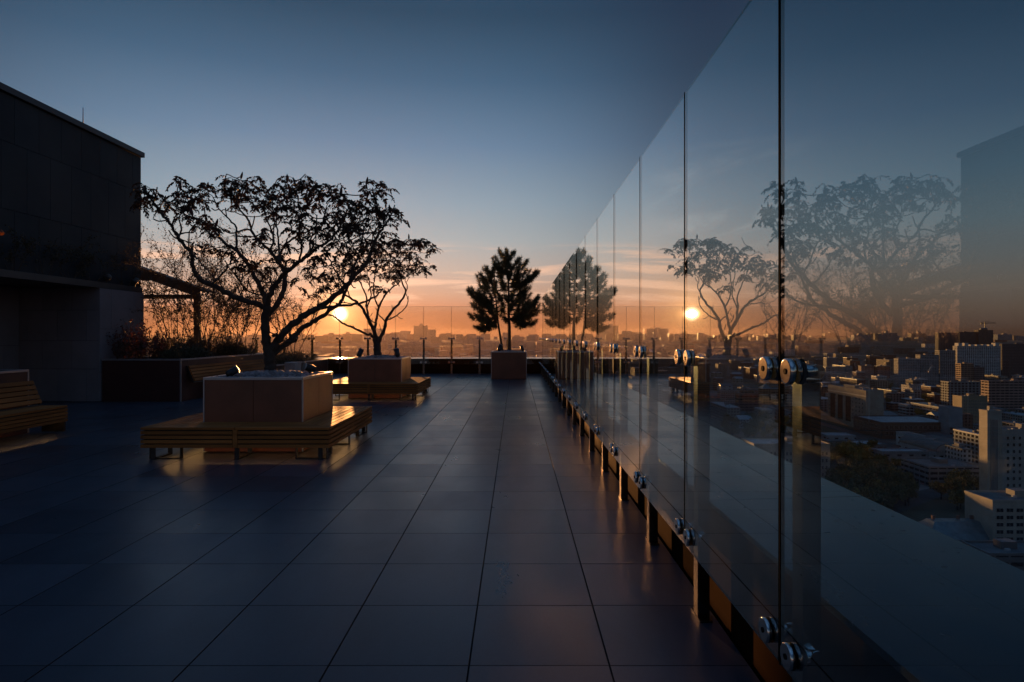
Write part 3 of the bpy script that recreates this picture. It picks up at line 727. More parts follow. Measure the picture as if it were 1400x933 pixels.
limbs2 = [
 ([(948, 705), (948, 650), (945, 600), (932, 545)], 0, 0, .125, .10),
 ([(935, 560), (900, 528), (850, 515), (770, 475), (690, 440), (640, 400), (590, 378)], 0, -.5, .050, .018),
 ([(934, 555), (918, 485), (882, 420), (852, 355), (806, 295), (745, 255), (690, 215), (640, 140), (600, 60)], 0, -.7, .070, .014),
 ([(882, 420), (870, 330), (868, 250), (830, 160), (790, 80), (760, 10)], -.15, .6, .036, .012),
 ([(870, 330), (900, 240), (890, 150), (870, 60)], .1, .5, .026, .011),
 ([(925, 490), (940, 420), (958, 330), (1000, 245), (1045, 190), (1095, 155), (1130, 110)], 0, .4, .048, .012),
 ([(958, 330), (930, 260), (920, 170), (930, 80), (950, 10)], .2, -.3, .028, .011),
 ([(945, 600), (962, 570), (1000, 480), (1012, 415), (1062, 348), (1115, 288), (1155, 218), (1130, 145), (1110, 80), (1120, 10)], 0, -.35, .070, .012),
 ([(1008, 420), (1060, 402), (1110, 372), (1150, 330), (1172, 282), (1160, 225)], -.1, -.6, .026, .010),
 ([(1005, 430), (960, 380), (935, 330)], -.1, -.5, .022, .010),
 ([(1155, 218), (1170, 170), (1150, 120), (1180, 60)], -.25, .3, .018, .009),
 ([(745, 255), (720, 180), (690, 100), (700, 20)], -.5, -.1, .020, .010),
 ([(806, 295), (760, 300), (700, 290), (660, 300), (600, 280)], -.4, .2, .020, .010),
 ([(930, 440), (900, 420), (880, 380)], 0, .5, .02, .012),
]
toB = lambda u, v: ((180+u/3.009-340)*5.385, (210+v/3.009-360)*5.385)
cl2 = [toB(*q) for q in [(1075,345),(1105,358),(1140,352),(1060,370),(1180,368),(1215,362),(1235,385),(1190,425),(1150,395),(1120,405),(1080,395),(1040,400),(1010,405),(1000,445),(1050,440),(1100,440),(1140,455),
 (1175,478),(1205,478),(1060,490),(1015,480),(965,465),(930,435),(880,440),(850,465),(800,468),(745,450),(725,488),(780,505),(830,505),(775,555),(860,520),(945,505),(985,530),(900,480),(1090,470),(1030,450),
 (965,410),(905,410),(1110,490),(820,440),(1130,430),(1160,450),(1000,370),(1035,360),(760,420),(1080,510),(800,540)]]
rj = random.Random(4); cl2 += [(u+rj.gauss(0, 42), v+rj.gauss(0, 34)) for u, v in cl2 for _ in range(1)]
sumac('smaller sumac tree with fine drooping brown leaves in the planter before the sun', (-3.17, 14.65, .87), 14.65, limbs2, cl2, 23, .23, .056, .10, uv=uvB, twig_r=.014)

# pine with two stems
def pine():
    r_ = random.Random(5); Y0 = 20.75; base = (-.2, Y0, .85)
    o = thing('pine_tree', base, 'bushy dark pine with two slender trunks in box planter near end railing', 'tree')
    uv = lambda u, v: (620+u/4.667, 330+v/4.667)
    tr = MB(); nd = MB(); axis = []
    for pl, d0, d1, ra, rb in (([(356, 700), (357, 620), (356, 540), (352, 440), (352, 320), (348, 220), (344, 130), (345, 95)], 0, 0, .062, .012),
                               ([(312, 700), (300, 620), (286, 530), (277, 450), (270, 360), (262, 270), (262, 180), (266, 140)], .05, .25, .042, .010)):
        n = len(pl); C = catmull([W3(*uv(u, v), Y0+d0+(d1-d0)*i/(n-1)) for i, (u, v) in enumerate(pl)], 4)
        tr.tube(C, [ra+(rb-ra)*i/(len(C)-1) for i in range(len(C))], 8)
        axis += [c for c, q in zip(C, range(len(C))) if q > len(C)*.32]
    tips = [(300,88),(340,88),(368,92),(265,128),(278,170),(320,150),(402,130),(452,160),(205,195),(225,230),(163,232),(182,270),(530,208),(500,240),(482,262),(440,210),(382,180),(118,318),(150,345),(200,318),
            (250,262),(300,222),(350,202),(412,222),(470,312),(432,290),(382,280),(312,302),(252,322),(128,420),(180,402),(232,402),(532,368),(512,402),(462,392),(402,382),(120,485),(168,470),(150,552),(200,548),
            (180,560),(232,502),(280,455),(312,432),(500,470),(530,460),(482,540),(512,532),(442,452),(402,472),(424,520),(332,502),(250,545),(160,500),(350,120),(350,160),(290,190),(420,260),(340,360),(290,370),
            (440,340),(380,340),(490,430),(470,490),(220,450),(205,370),(150,385),(360,420),(300,260),(520,225),(475,345),(110,345),(540,430),(255,200)]
    def tuft(c, d, L):
        d = d.normalized()
        for _ in range(165):
            t_ = r_.uniform(-.16, .12); p = c+d*t_; q = (d*r_.uniform(.3, 1.1)+rv(r_, .55)).normalized()
            leaf_quad(nd, p, q, rv(r_), L*r_.uniform(.7, 1.2), .0055)
    for (u, v) in tips:
        for sub in range(3):
            dep = r_.uniform(-.95, .95) if sub else r_.uniform(-.5, .5)
            wdt = 1-.18*abs(dep)
            c = W3(*uv(345+(u-345)*(wdt if sub else 1)+r_.gauss(0, 9), v+r_.gauss(0, 10)), Y0+dep)
            s = min(axis, key=lambda q: (q-c).length+abs(q.z-(c.z-.25*Vector((c.x-q.x, c.y-q.y)).length))*1.2)
            sp = c-s; mid = s+sp*.55+Vector((0, 0, -.10*sp.length)); C = catmull([s, mid, c], 4)
            tr.tube(C, [.016-.010*i/(len(C)-1) for i in range(len(C))], 5)
            d = (C[-1]-C[-3]).normalized()+Vector((0, 0, .75))
            tuft(c, d, .135)
            if sp.length > .5: tuft(C[5]+rv(r_, .03), d, .12)
    tr.build('trunk', PINEBARK, o); nd.build('foliage', NEEDLE, o)
pine()

def shrub(label, base, n, h, spread, seed, leaf_mat, leaf, dens, name='shrub', group=None, stem=.011, cat='shrub', lean=None, first=.0, branch=.9):
    """several thin stems from one root, forking, with sparse small leaves"""
    r_ = random.Random(seed); base = Vector(base); o = thing(name, base, label, cat, group); st = MB(); lf = MB()
    def grow(p, d, L, rad, lvl):
        pts = [p.copy()]; k = 5
        for i in range(k):
            d = (d+rv(r_, .10)+Vector((0, 0, .06))).normalized(); p = p+d*(L/k); pts.append(p.copy())
            if lvl < 3 and i >= (1 if lvl == 0 else 0) and r_.random() < branch:
                sd = (d+rv(r_, .55)).normalized(); grow(p.copy(), sd, L*r_.uniform(.38, .62), rad*.62, lvl+1)
            if lvl >= 1:
                for _ in range(dens):
                    if r_.random() < .75: leaf_quad(lf, p+rv(r_, .015), rv(r_)+Vector((0, 0, -.5)), rv(r_), leaf*r_.uniform(.6, 1.3), leaf*.27)
        st.tube(pts, [rad*(1-.55*i/k) for i in range(k+1)], 5)
    for s in range(n):
        a = 6.283*s/n+r_.uniform(-.4, .4); q = Vector((math.cos(a)*spread, math.sin(a)*spread, 1))
        if lean: q = q+Vector(lean)
        grow(base+Vector((math.cos(a)*.07, math.sin(a)*.07, -.03)), q.normalized(), h*r_.uniform(.7, 1.0), stem*r_.uniform(.8, 1.2), 0)
    st.build('stem', TWIG, o); lf.build('foliage', leaf_mat, o)
    return o
def bush(label, base, rx, ry, h, n, seed, leaf_mat, leaf, name='bush', cat='bush', group=None, upright=.5):
    """dense low plant: leaf sprays through its volume on thin stems"""
    r_ = random.Random(seed); base = Vector(base); o = thing(name, base, label, cat, group); st = MB(); lf = MB()
    for _ in range(n):
        a, q = r_.uniform(0, 6.283), math.sqrt(r_.random()); hh = h*(1-.45*q*q)*r_.uniform(.55, 1.08)
        p = base+Vector((math.cos(a)*rx*q, math.sin(a)*ry*q, 0)); d = Vector((math.cos(a)*.25*q, math.sin(a)*.25*q, 1))+rv(r_, .12)
        top = p+d.normalized()*hh; st.tube([p, (p+top)/2+rv(r_, .02), top], [.004, .003, .002], 4)
        for k in range(14):
            t_ = r_.uniform(.15, 1.0); leaf_quad(lf, p+(top-p)*t_+rv(r_, .02), rv(r_, .6)+Vector((0, 0, upright)), rv(r_), leaf*r_.uniform(.6, 1.3), leaf*.22)
    st.build('stem', TWIG, o); lf.build('foliage', leaf_mat, o)
    return o
# planter against the building corner
bush('reddish brown shrub against pale corner wall in maroon planter', (-8.35, 13.95, .88), .42, .45, .95, 130, 31, REDLEAF, .07)
bush('dark shrub with upright stems beside the reddish one under pergola', (-8.05, 15.0, .88), .55, .6, .75, 150, 32, SHRUBLEAF, .06)
bush('dark shrub clump behind pergola post in maroon planter', (-7.75, 16.2, .88), .6, .6, .80, 160, 33, SHRUBLEAF, .06)
bush('low dark green shrub mounding over coping of maroon planter', (-7.5, 14.3, .88), .35, .7, .34, 170, 34, GREENLEAF, .05)
bush('low leafy shrub at planter end nearer the broad sumac', (-7.5, 16.9, .88), .4, .85, .38, 190, 35, GREENLEAF, .05)
for k, (x, y, hh, sd, lb) in enumerate([(-8.6, 15.9, 2.4, 41, 'tall bare shrub with seed heads just past building corner'), (-8.15, 16.9, 2.7, 42, 'tallest bare multi-stem shrub rising over pergola roof'),
        (-7.75, 15.5, 2.1, 43, 'bare multi-stem shrub standing before pergola post'), (-7.4, 17.3, 2.1, 44, 'slender bare shrub between pergola post and sumac trunk'), (-7.25, 16.2, 1.7, 45, 'small leaning bare shrub at maroon planter edge by sumac')]):
    shrub(lb, (x, y, .88), 6, hh, .36, sd, SHRUBLEAF, .055, 1, stem=.013)
# hedge planter at the end
for k, (x, y, lb) in enumerate([(-7.45, 19.0, 'low clipped hedge plant beside stone block'), (-7.5, 20.3, 'low clipped hedge plant under the small bare tree'), (-7.5, 21.6, 'low hedge plant lit orange at planter tip near parapet'),
                               (-8.8, 19.6, 'low hedge plant glimpsed behind sumac trunk and bench back'), (-9.2, 21.4, 'low hedge plant by end railing behind tall bare shrubs')]):
    bush(lb, (x, y, .54), .62, .75, .36, 200, 60+k, GREENLEAF, .05, 'hedge', 'hedge')
shrub('small twiggy tree with sparse leaves seen behind broad sumac, near the sun', (-7.55, 21.2, .54), 5, 2.35, .42, 77, SHRUBLEAF, .055, 1, 'small_tree', stem=.020, cat='tree')
# roof ledge planting over the canopy
for k, (y, hh, sd, lb) in enumerate([(11.2, 0.61, 81, 'low dark twiggy plant on canopy edge where wall leaves view'), (11.95, 0.57, 82, 'spreading dark plant on canopy roof against panel wall'), (12.6, 0.70, 83, 'rounded twiggy plant on canopy roof above door recess'), (13.3, 0.62, 84, 'twiggy plant on canopy roof at recess corner'), (14.4, 0.68, 85, 'twiggy plant on ledge close to building corner')]):
    shrub(lb, (-8.93, y, 2.56), 5, hh, .5, sd, SHRUBLEAF, .04, 1, stem=.007, branch=.6)
shrub('young tree with few orange leaves standing in planter by canopy bench', (-7.55, 7.75, .9), 5, 1.95, .5, 91, ORANGELEAF, .075, 1, 'young_tree', stem=.014, cat='tree')

# ================================================================== the city below
def facade(name, bay, floor, wx, wz, win=(.018, .021, .026), wrough=.12):
    """wall with a regular grid of glazed openings; the wall tone is each building's own"""
    m = bpy.data.materials.new(name); m.use_nodes = True; t = NT(m.node_tree); p = t.n['Principled BSDF']
    oc = t.add('ShaderNodeTexCoord').outputs['Object']; s = t.add('ShaderNodeSeparateXYZ'); t.l.new(oc, s.inputs[0])
    geo = t.add('ShaderNodeNewGeometry'); vt = t.add('ShaderNodeVectorTransform', vector_type='NORMAL', convert_from='WORLD', convert_to='OBJECT'); t.l.new(geo.outputs['True Normal'], vt.inputs[0])
    n = t.add('ShaderNodeSeparateXYZ'); t.l.new(vt.outputs[0], n.inputs[0])
    fx = t.m('GREATER_THAN', t.m('ABSOLUTE', n.outputs[0]), .5); roof = t.m('GREATER_THAN', t.m('ABSOLUTE', n.outputs[2]), .5)
    u = t.m('ADD', t.m('MULTIPLY', s.outputs[1], fx), t.m('MULTIPLY', s.outputs[0], t.m('SUBTRACT', 1.0, fx)))
    fu = t.m('FRACT', t.m('DIVIDE', u, bay)); fv = t.m('FRACT', t.m('DIVIDE', s.outputs[2], floor))
    inu = t.m('LESS_THAN', t.m('ABSOLUTE', t.m('SUBTRACT', fu, .5)), wx/2); inv = t.m('LESS_THAN', t.m('ABSOLUTE', t.m('SUBTRACT', fv, .55)), wz/2)
    mask = t.m('MULTIPLY', t.m('MULTIPLY', inu, inv), t.m('SUBTRACT', 1.0, roof))
    oi = t.add('ShaderNodeObjectInfo')
    wall = t.mix(1.0, oi.outputs['Color'], t.rng(t.noise(oc, .12, 4, .6), .3, .7, .75, 1.2), 'MULTIPLY')
    rf = t.mix(t.noise(oc, .15, 4, .6), (.09, .095, .10, 1), (.27, .28, .30, 1))
    col = t.mix(roof, wall, rf); col = t.mix(mask, col, (*win, 1)); t.l.new(col, p.inputs['Base Color'])
    t.l.new(t.m('SUBTRACT', .75, t.m('MULTIPLY', mask, .75-wrough)), p.inputs['Roughness'])
    return m
FAC = [facade('facade_grid', 3.2, 3.1, .48, .52), facade('facade_ribbon', 5.5, 3.4, .84, .45), facade('facade_bays', 4.2, 3.0, .62, .60), facade('facade_plain', 9, 4.5, .35, .3)]
BLANK = facade('facade_blank', 400, 400, .001, .001)
ROOFFLAT = material('flat_roof', (.14, .14, .15), .75, 0, .3, .2)
ROOFPALE = material('pale_roof', (.34, .36, .39), .5, 0, .25, .15)
ROOFTIN = material('tin_roof', (.13, .17, .19), .4, .3, .3, .4)
WINGLASS = material('window_glass', (.02, .024, .03), .08, 0, .1, .5)
WINFRAME = material('window_frame', (.35, .35, .35), .5)
def gz(x, y):
    t_ = min(1, max(0, (y-2300)/1900)); return GZ+62*t_*t_*(3-2*t_)
heroes = []
def hero(label, px0, pxc, px1, ytop, Y, tone, fac=0, name='city_building', roof=ROOFFLAT, hut=True, anchor=None, sidefac=None, base=None, parapet=1.0, parts=True, cat='building', group=None, depth=None):
    """box building given by its near roof corner: front face pxc..px1 at distance Y, flank running back to px0"""
    xc = (pxc-VX)/F*Y; x1 = (px1-VX)/F*Y
    dep = depth if depth else (max(14.0, Y*((pxc-VX)/(px0-VX)-1)) if px0 < pxc-.5 else 16.0)
    zt = H-(ytop-VY)/F*Y; zb = gz(xc, Y) if base is None else base
    loc = Vector(((xc+x1)/2, Y+dep/2, zb))
    o = thing(name, loc, label, cat, group); hw, hd, h = (x1-xc)/2, dep/2, zt-zb
    def part(nm, x0, x1_, y0, y1, z0, z1, mat, tn=tone):
        b = MB(); b.box(x0, x1_, y0, y1, z0, z1); q = b.build(nm, mat, o, loc=(0, 0, 0)); q.color = (*tn, 1); return q
    part('wall', -hw, hw, -hd, hd, -2, h, FAC[fac] if fac is not None else BLANK)
    if parts:
        r_ = random.Random(hash(label) % 9999 if False else sum(map(ord, label)))
        b = MB(); e = .35; pz = parapet
        b.box(-hw+e, hw-e, -hd+e, hd-e, h+.01, h+.15)
        q = b.build('roof', roof, o, loc=(0, 0, 0))
        b = MB(); b.box(-hw-.15, hw+.15, -hd-.15, -hd+e, h+.01, h+pz); b.box(-hw-.15, hw+.15, hd-e, hd+.15, h+.01, h+pz); b.box(-hw-.15, -hw+e, -hd+e+.01, hd-e-.01, h+.01, h+pz); b.box(hw-e, hw+.15, -hd+e+.01, hd-e-.01, h+.01, h+pz)
        q = b.build('roof_parapet', BLANK, o, loc=(0, 0, 0)); q.color = (*tone, 1)
        if hut:
            a = r_.uniform(-.4, .3)*hw
            part('roof_hut', a, a+min(6, hw*.5), -hd*.1, hd*.5, h+.16, h+3.0, BLANK, tuple(c*.8 for c in tone))
            for k in range(3):
                b = MB(); x, y = r_.uniform(-.8, .8)*hw, r_.uniform(-.8, -.2)*hd; b.box(x, x+r_.uniform(.8, 2), y, y+1, h+.16, h+r_.uniform(.8, 1.5)); b.build('vent_box', ROOFPALE, o, loc=(0, 0, 0))
    heroes.append((min(px0, pxc)-2, px1+2, Y, anchor or label)); return o, hw, hd, h
def window_grid(o, x0, x1, y, zlist, nb, w, hgt, side='front'):
    """real windows, each a frame and a pane of its own"""
    b = MB(); f = .09
    def bx(a0, a1, c0, c1, d0, d1):
        if side == 'front': b.box(a0, a1, d0, d1, c0, c1)
        else: b.box(d0, d1, a0, a1, c0, c1)
    bx(-w/2, -w/2+f, 0, hgt, -.10, .0); bx(w/2-f, w/2, 0, hgt, -.10, 0); bx(-w/2+f, w/2-f, 0, f, -.10, 0); bx(-w/2+f, w/2-f, hgt-f, hgt, -.10, 0); bx(-f/2, f/2, f, hgt-f, -.09, 0)
    fr = b.build('window', WINFRAME, o, loc=(0, 0, 0))
    b = MB(); bx(-w/2+f, w/2-f, f, hgt-f, -.05, -.001); pn = b.build('pane', WINGLASS, fr, loc=(0, 0, 0)); first = True
    for z in zlist:
        for k in range(nb):
            u = x0+(x1-x0)*(k+.5)/nb; L = (u, y, z) if side == 'front' else (y, u, z)
            if first: fr.location = L; first = False
            else:
                c = child_copy(fr, o, L); d = pn.copy(); COL.objects.link(d); d.parent = c
CREAM = (.33, .30, .26); WHITE = (.40, .40, .41); GREY = (.24, .26, .285); BEIGE = (.29, .25, .20); BRICK = (.16, .075, .06); PINK = (.30, .20, .18); DARK = (.055, .06, .075); BLUEG = (.20, .24, .28)
o, hw, hd, h = hero('cream eight storey block with blank flank wall and rows of wide windows', 1319, 1357, 1445, 687, 266, (.33, .305, .27), None, name='apartment_block', anchor='cream eight storey block')
window_grid(o, -hw+1, hw-1, -hd-.01, [h-4.2-3.05*k for k in range(8)], 6, 3.1, 1.7)
# old house with hipped tin roof
loc = Vector((W3(1305, 0, 276).x, 276, GZ)); oh = thing('old_house', loc, 'pale blue old house with steep hipped tin roof next to cream eight storey block', 'house')
b = MB(); b.box(-16, 16, -8, 8, 0, 9.6); q = b.build('wall', BLANK, oh, loc=(0,0,0)); q.color = (.22, .30, .34, 1)
b = MB(); b.prism([(-16.6,-8.6,9.61),(16.6,-8.6,9.61),(16.6,8.6,9.61),(-16.6,8.6,9.61)], [(-10.5,-2.6,15.6),(12,-2.6,15.6),(12,2.6,15.6),(-10.5,2.6,15.6)]); b.build('roof', ROOFTIN, oh, loc=(0,0,0))
for x in (-9, 2, 8): b = MB(); b.box(x, x+1.1, 1, 2, 12, 17.2); b.build('chimney', material('brick_chimney', (.18,.09,.07), .85), oh, loc=(0,0,0))
window_grid(oh, -15, 15, -8.01, [5.6, 1.6], 10, 1.3, 2.0)
heroes.append((1245, 1360, 276, 'pale blue old house'))
o, hw, hd, h = hero('pale stone tower with dark recessed window strip rising above cream block', 1344, 1350, 1370, 564, 335, CREAM, None, name='tower_block', anchor='pale stone tower', depth=6)
b = MB(); b.box(-hw*.55, hw*.45, -hd-.06, -hd+.05, 4, h-4); b.build('window_strip', WINGLASS, o, loc=(0,0,0))
for k in range(6):
    x = -hw*.55+hw*(k+.5)/6; b = MB(); b.box(x-.12, x+.12, -hd-.4, -hd-.061, 4, h-4); b.build('fin', WINFRAME, o, loc=(0,0,0))
o, hw, hd, h = hero('pale office wing with square windows attached beside stone tower', 1369, 1370, 1450, 590, 336, (.30, .29, .28), None, name='office_building', anchor='pale office wing')
window_grid(o, -hw+1.5, hw-1, -hd-.01, [h-4.5-3.6*k for k in range(9)], 9, 1.5, 1.8)
o, hw, hd, h = hero('long dark brick works with flat pale roof and band of pale windows', 1167, 1206, 1303, 579, 586, (.085, .055, .05), None, name='brick_factory', roof=ROOFPALE, anchor='long brick works', hut=False)
window_grid(o, -hw+2, hw-1, -hd-.01, [h-5.5, h-11], 14, 3.0, 3.2); window_grid(o, -hd+2, hd-2, -hw-.01, [h-5.5, h-11], 9, 2.6, 3.2, 'flank')
o, hw, hd, h = hero('beige stone office with tall dark window slots along its flank', 1132, 1184, 1208, 535.5, 640, BEIGE, None, name='office_building', anchor='beige stone office')
for k in range(3):
    y = -hd*.25+hd*.42*k; b = MB(); b.box(-hw-.2, -hw+.1, y, y+hd*.26, 5, h-8); b.build('window_strip', WINGLASS, o, loc=(0,0,0))
b = MB(); b.box(-hw-.6, -hw-.01, -hd-.5, hd, h-5.5, h-4.6); b.build('cornice', WINFRAME, o, loc=(0,0,0))
window_grid(o, -hd+3, -hd*.28, -hw-.01, [h-10-4.2*k for k in range(6)], 4, 2.0, 1.9, 'flank'); window_grid(o, hd*.98-18, hd-2, -hw-.01, [h-10-4.2*k for k in range(6)], 4, 2.0, 1.9, 'flank')
hero('narrow blue grey stair tower at end of long brick works', 1293, 1297, 1316, 559, 575, BLUEG, None, anchor='blue grey stair tower', hut=False)
hero('small dark red block with white windows tucked behind cream tower', 1314, 1316, 1330, 568, 600, BRICK, 0, anchor='dark red block', hut=False)
o, hw, hd, h = hero('ochre block with small square windows behind blue grey stair tower', 1312, 1315, 1350, 543, 660, (.27, .22, .15), None, name='apartment_block', anchor='ochre block')
window_grid(o, -hw+1.5, hw-1.5, -hd-.01, [h-5-3.3*k for k in range(8)], 10, 1.1, 1.5)
hero('office with vertical blue glass strips behind ochre block', 1294, 1297, 1341, 523, 730, (.17, .19, .21), 2, anchor='strip windowed office')
hero('pinkish housing block with pale balcony rows', 1348, 1352, 1420, 522, 770, PINK, 1, name='apartment_block', anchor='pinkish housing block')
o, hw, hd, h = hero('tall white slab of flats with crenellated roofline and hundreds of windows', 1303, 1309, 1368, 474, 1250, (.48, .49, .50), 2, name='apartment_block', anchor='tall white slab of flats')
for k in range(7): x = -hw+2*hw*(k+.1)/7; b = MB(); b.box(x, x+hw*.18, -hd-.8, hd*.4, h+1.1, h+(7 if k in (0, 1, 6) else 4)); q = b.build('roof_turret', BLANK, o, loc=(0,0,0)); q.color = (.45,.45,.45,1)
hero('brick tinted tower of flats in front of the white slab', 1311, 1314, 1331, 498, 1080, (.28, .17, .12), 1, name='tower_block', anchor='brick tinted tower')  # orange evening light is put into this tower's wall colour
hero('shorter dull block joined to the brick tinted tower', 1331, 1331.5, 1346, 503, 1081, (.14, .12, .12), 1, anchor='shorter dull block')
hero('dark glass high-rise slab standing clear above skyline', 1279, 1283, 1311, 455.5, 1680, DARK, 2, name='tower_block', anchor='dark glass slab')
hero('dark unfinished high-rise between glass slab and crane tower', 1311, 1311.5, 1337, 454.5, 1690, (.05, .05, .058), 0, name='tower_block', anchor='dark unfinished high-rise')
o, hw, hd, h = hero('dark high-rise under construction carrying the tower crane', 1337, 1337.5, 1358, 452, 1685, (.06, .052, .055), 0, name='tower_block', anchor='crane topped high-rise')
b = MB(); b.tube([(0,0,h+1), (0,0,h+7), (0,0,h+7.2)], [hw*.45, hw*.40, .5], 14); b.build('roof_drum', ROOFFLAT, o, loc=(0,0,0))
cr_ = thing('tower_crane', W3(1346.5, 450, 1690)+Vector((0, 0, 2)), 'thin tower crane with long horizontal jib on top of dark high-rise', 'crane')
b = MB(); b.box(-.9, .9, -.9, .9, 0, 17); b.build('mast', BLACKSTEEL, cr_, loc=(0,0,0)); b = MB(); b.box(-11, 30, -.7, .7, 13, 14.4); b.build('jib', BLACKSTEEL, cr_, loc=(0,0,0))
b = MB(); b.tube([(-11,0,14.4),(0,0,19),(28,0,14.4)], .3, 4); b.build('tie_rod', BLACKSTEEL, cr_, loc=(0,0,0)); b = MB(); b.box(-11, -7, -1, 1, 11, 12.99); b.build('counterweight', BLACKSTEEL, cr_, loc=(0,0,0))
hero('dark slab block past the white flats where view ends', 1366, 1370, 1420, 471, 1400, DARK, 1, name='tower_block', anchor='dark slab past white flats')
hero('grey slab block with pale ends, lowest step of stepped housing', 1224, 1228, 1258, 491, 1210, (.26, .27, .29), 0, name='apartment_block', anchor='stepped housing')
hero('middle step of stepped grey housing with window grid', 1255, 1258, 1284, 486, 1215, (.24, .24, .25), 0, name='apartment_block', anchor='stepped housing')
hero('highest step of stepped grey housing with pitched rooftop box', 1282, 1284.5, 1306, 480, 1220, (.25, .25, .26), 2, name='apartment_block', anchor='stepped housing')
o, hw, hd, h = hero('long brown office with window bands and small pyramid roofed turret', 1037, 1049, 1110, 533, 745, (.21, .155, .12), 1, name='office_building', anchor='turreted brown office')
b = MB(); b.box(-hw-6, -hw+5, -hd-1, -hd+10, 0, h+1); q = b.build('turret', FAC[0], o, loc=(0,0,0)); q.color = (.20, .14, .10, 1)
b = MB(); b.prism([(-hw-7,-hd-2,h+1.01),(-hw+6,-hd-2,h+1.01),(-hw+6,-hd+11,h+1.01),(-hw-7,-hd+11,h+1.01)], [(-hw-.6,-hd+4.4,h+7),(-hw-.4,-hd+4.4,h+7),(-hw-.4,-hd+4.6,h+7),(-hw-.6,-hd+4.6,h+7)]); b.build('turret_roof', ROOFTIN, o, loc=(0,0,0))
hero('low wing with white framed gateway beside turreted brown office', 1008, 1010, 1037, 540, 800, (.20, .17, .15), 1, anchor='white framed wing', hut=False)
hero('small pale building with row of windows glimpsed over coping', 982, 985, 1011, 535, 900, (.36, .34, .33), 0, anchor='small pale building', hut=False)
o, hw, hd, h = hero('cream school-like building with parapet gables just beyond coping', 1014, 1031, 1135, 609, 400, CREAM, None, name='office_building', roof=ROOFPALE, anchor='cream gabled building')
window_grid(o, -hw+2, hw-1, -hd-.01, [h-6.5-4.4*k for k in range(4)], 18, 1.2, 2.3)
for x in (-hw*.25, hw*.4): b = MB(); b.prism([(x-4,-hd-.4,h+1.02),(x+4,-hd-.4,h+1.02),(x+4,-hd+.3,h+1.02),(x-4,-hd+.3,h+1.02)], [(x-.4,-hd-.4,h+3.2),(x+.4,-hd-.4,h+3.2),(x+.4,-hd+.3,h+3.2),(x-.4,-hd+.3,h+3.2)]); q = b.build('gable', BLANK, o, loc=(0,0,0)); q.color = (*CREAM, 1)
# barrel roofed market halls
def barrel(px0, px1, ytop, Y, L, label):
    x0, x1 = W3(px0, 0, Y).x, W3(px1, 0, Y).x; zt = H-(ytop-VY)/F*Y-GZ; hw = (x1-x0)/2
    o = thing('barrel_hall', ((x0+x1)/2, Y+L/2, GZ), label, 'hall')
    b = MB(); b.box(-hw, hw, -L/2, L/2, 0, zt*.5); q = b.build('wall', FAC[3], o, loc=(0,0,0)); q.color = (.34, .34, .35, 1)
    arc = [(-hw*1.02*math.cos(math.pi*k/14), zt*.5+.01+zt*.5*math.sin(math.pi*k/14)) for k in range(15)]
    b = MB(); n = len(arc); b.v += [(x, -L/2-.4, z) for x, z in arc]+[(x, L/2+.4, z) for x, z in arc]
    for k in range(n-1): b.face((k, k+1, n+k+1, n+k), 0, False)
    b.face(tuple(reversed(range(n)))); b.face(tuple(range(n, 2*n))); b.build('roof', material('barrel_roof', (.11, .11, .115), .6, 0, .3, .3), o, loc=(0,0,0))
    b = MB(); b.v += [(x*.93, -L/2-.45, zt*.5+(z-zt*.5)*.9+.1) for x, z in arc]; b.face(tuple(reversed(range(n)))); b.build('gable_window', WINFRAME, o, loc=(0,0,0))
    heroes.append((px0, px1, Y, 'barrel roofed halls'))
barrel(1279, 1311, 607, 489, 46, 'barrel roofed hall with pale arched gable beside the long shed')
barrel(1312, 1343, 608, 486, 46, 'barrel roofed hall with pale arched gable beside stone tower')
barrel(1286, 1330, 598, 555, 40, 'barrel roofed hall set behind the two arched gables')
hero('white walled long shed with dark saw edged roof by the barrel halls', 1225, 1262, 1281, 601, 520, (.40, .40, .41), 3, name='long_shed', anchor='white walled shed', hut=False)
hero('low hall with plain light flank and dark flat roof in front of barrel halls', 1232, 1269, 1344, 640, 401, (.20, .20, .21), 1, name='low_hall', anchor='low dark roofed hall', roof=ROOFFLAT)
hero('flat workshop with pale roof between autumn trees and long brick works', 1150, 1168, 1212, 609, 530, (.16, .17, .18), 1, name='workshop', roof=ROOFPALE, anchor='flat workshop', hut=False)
hero('small workshop with pale lean roof below white walled shed', 1196, 1206, 1270, 619, 470, (.22, .24, .26), 3, name='workshop', roof=ROOFPALE, anchor='small workshop', hut=False)
hero('long pale shed roof strip along the street by beige office', 1118, 1131, 1170, 597, 575, (.30, .32, .34), 3, name='long_shed', roof=ROOFPALE, anchor='pale shed strip', hut=False)
hero('flat grey roofed building hard below the coping near old house', 1340, 1352, 1450, 760, 232, (.12, .12, .13), 1, anchor='grey roofed building')
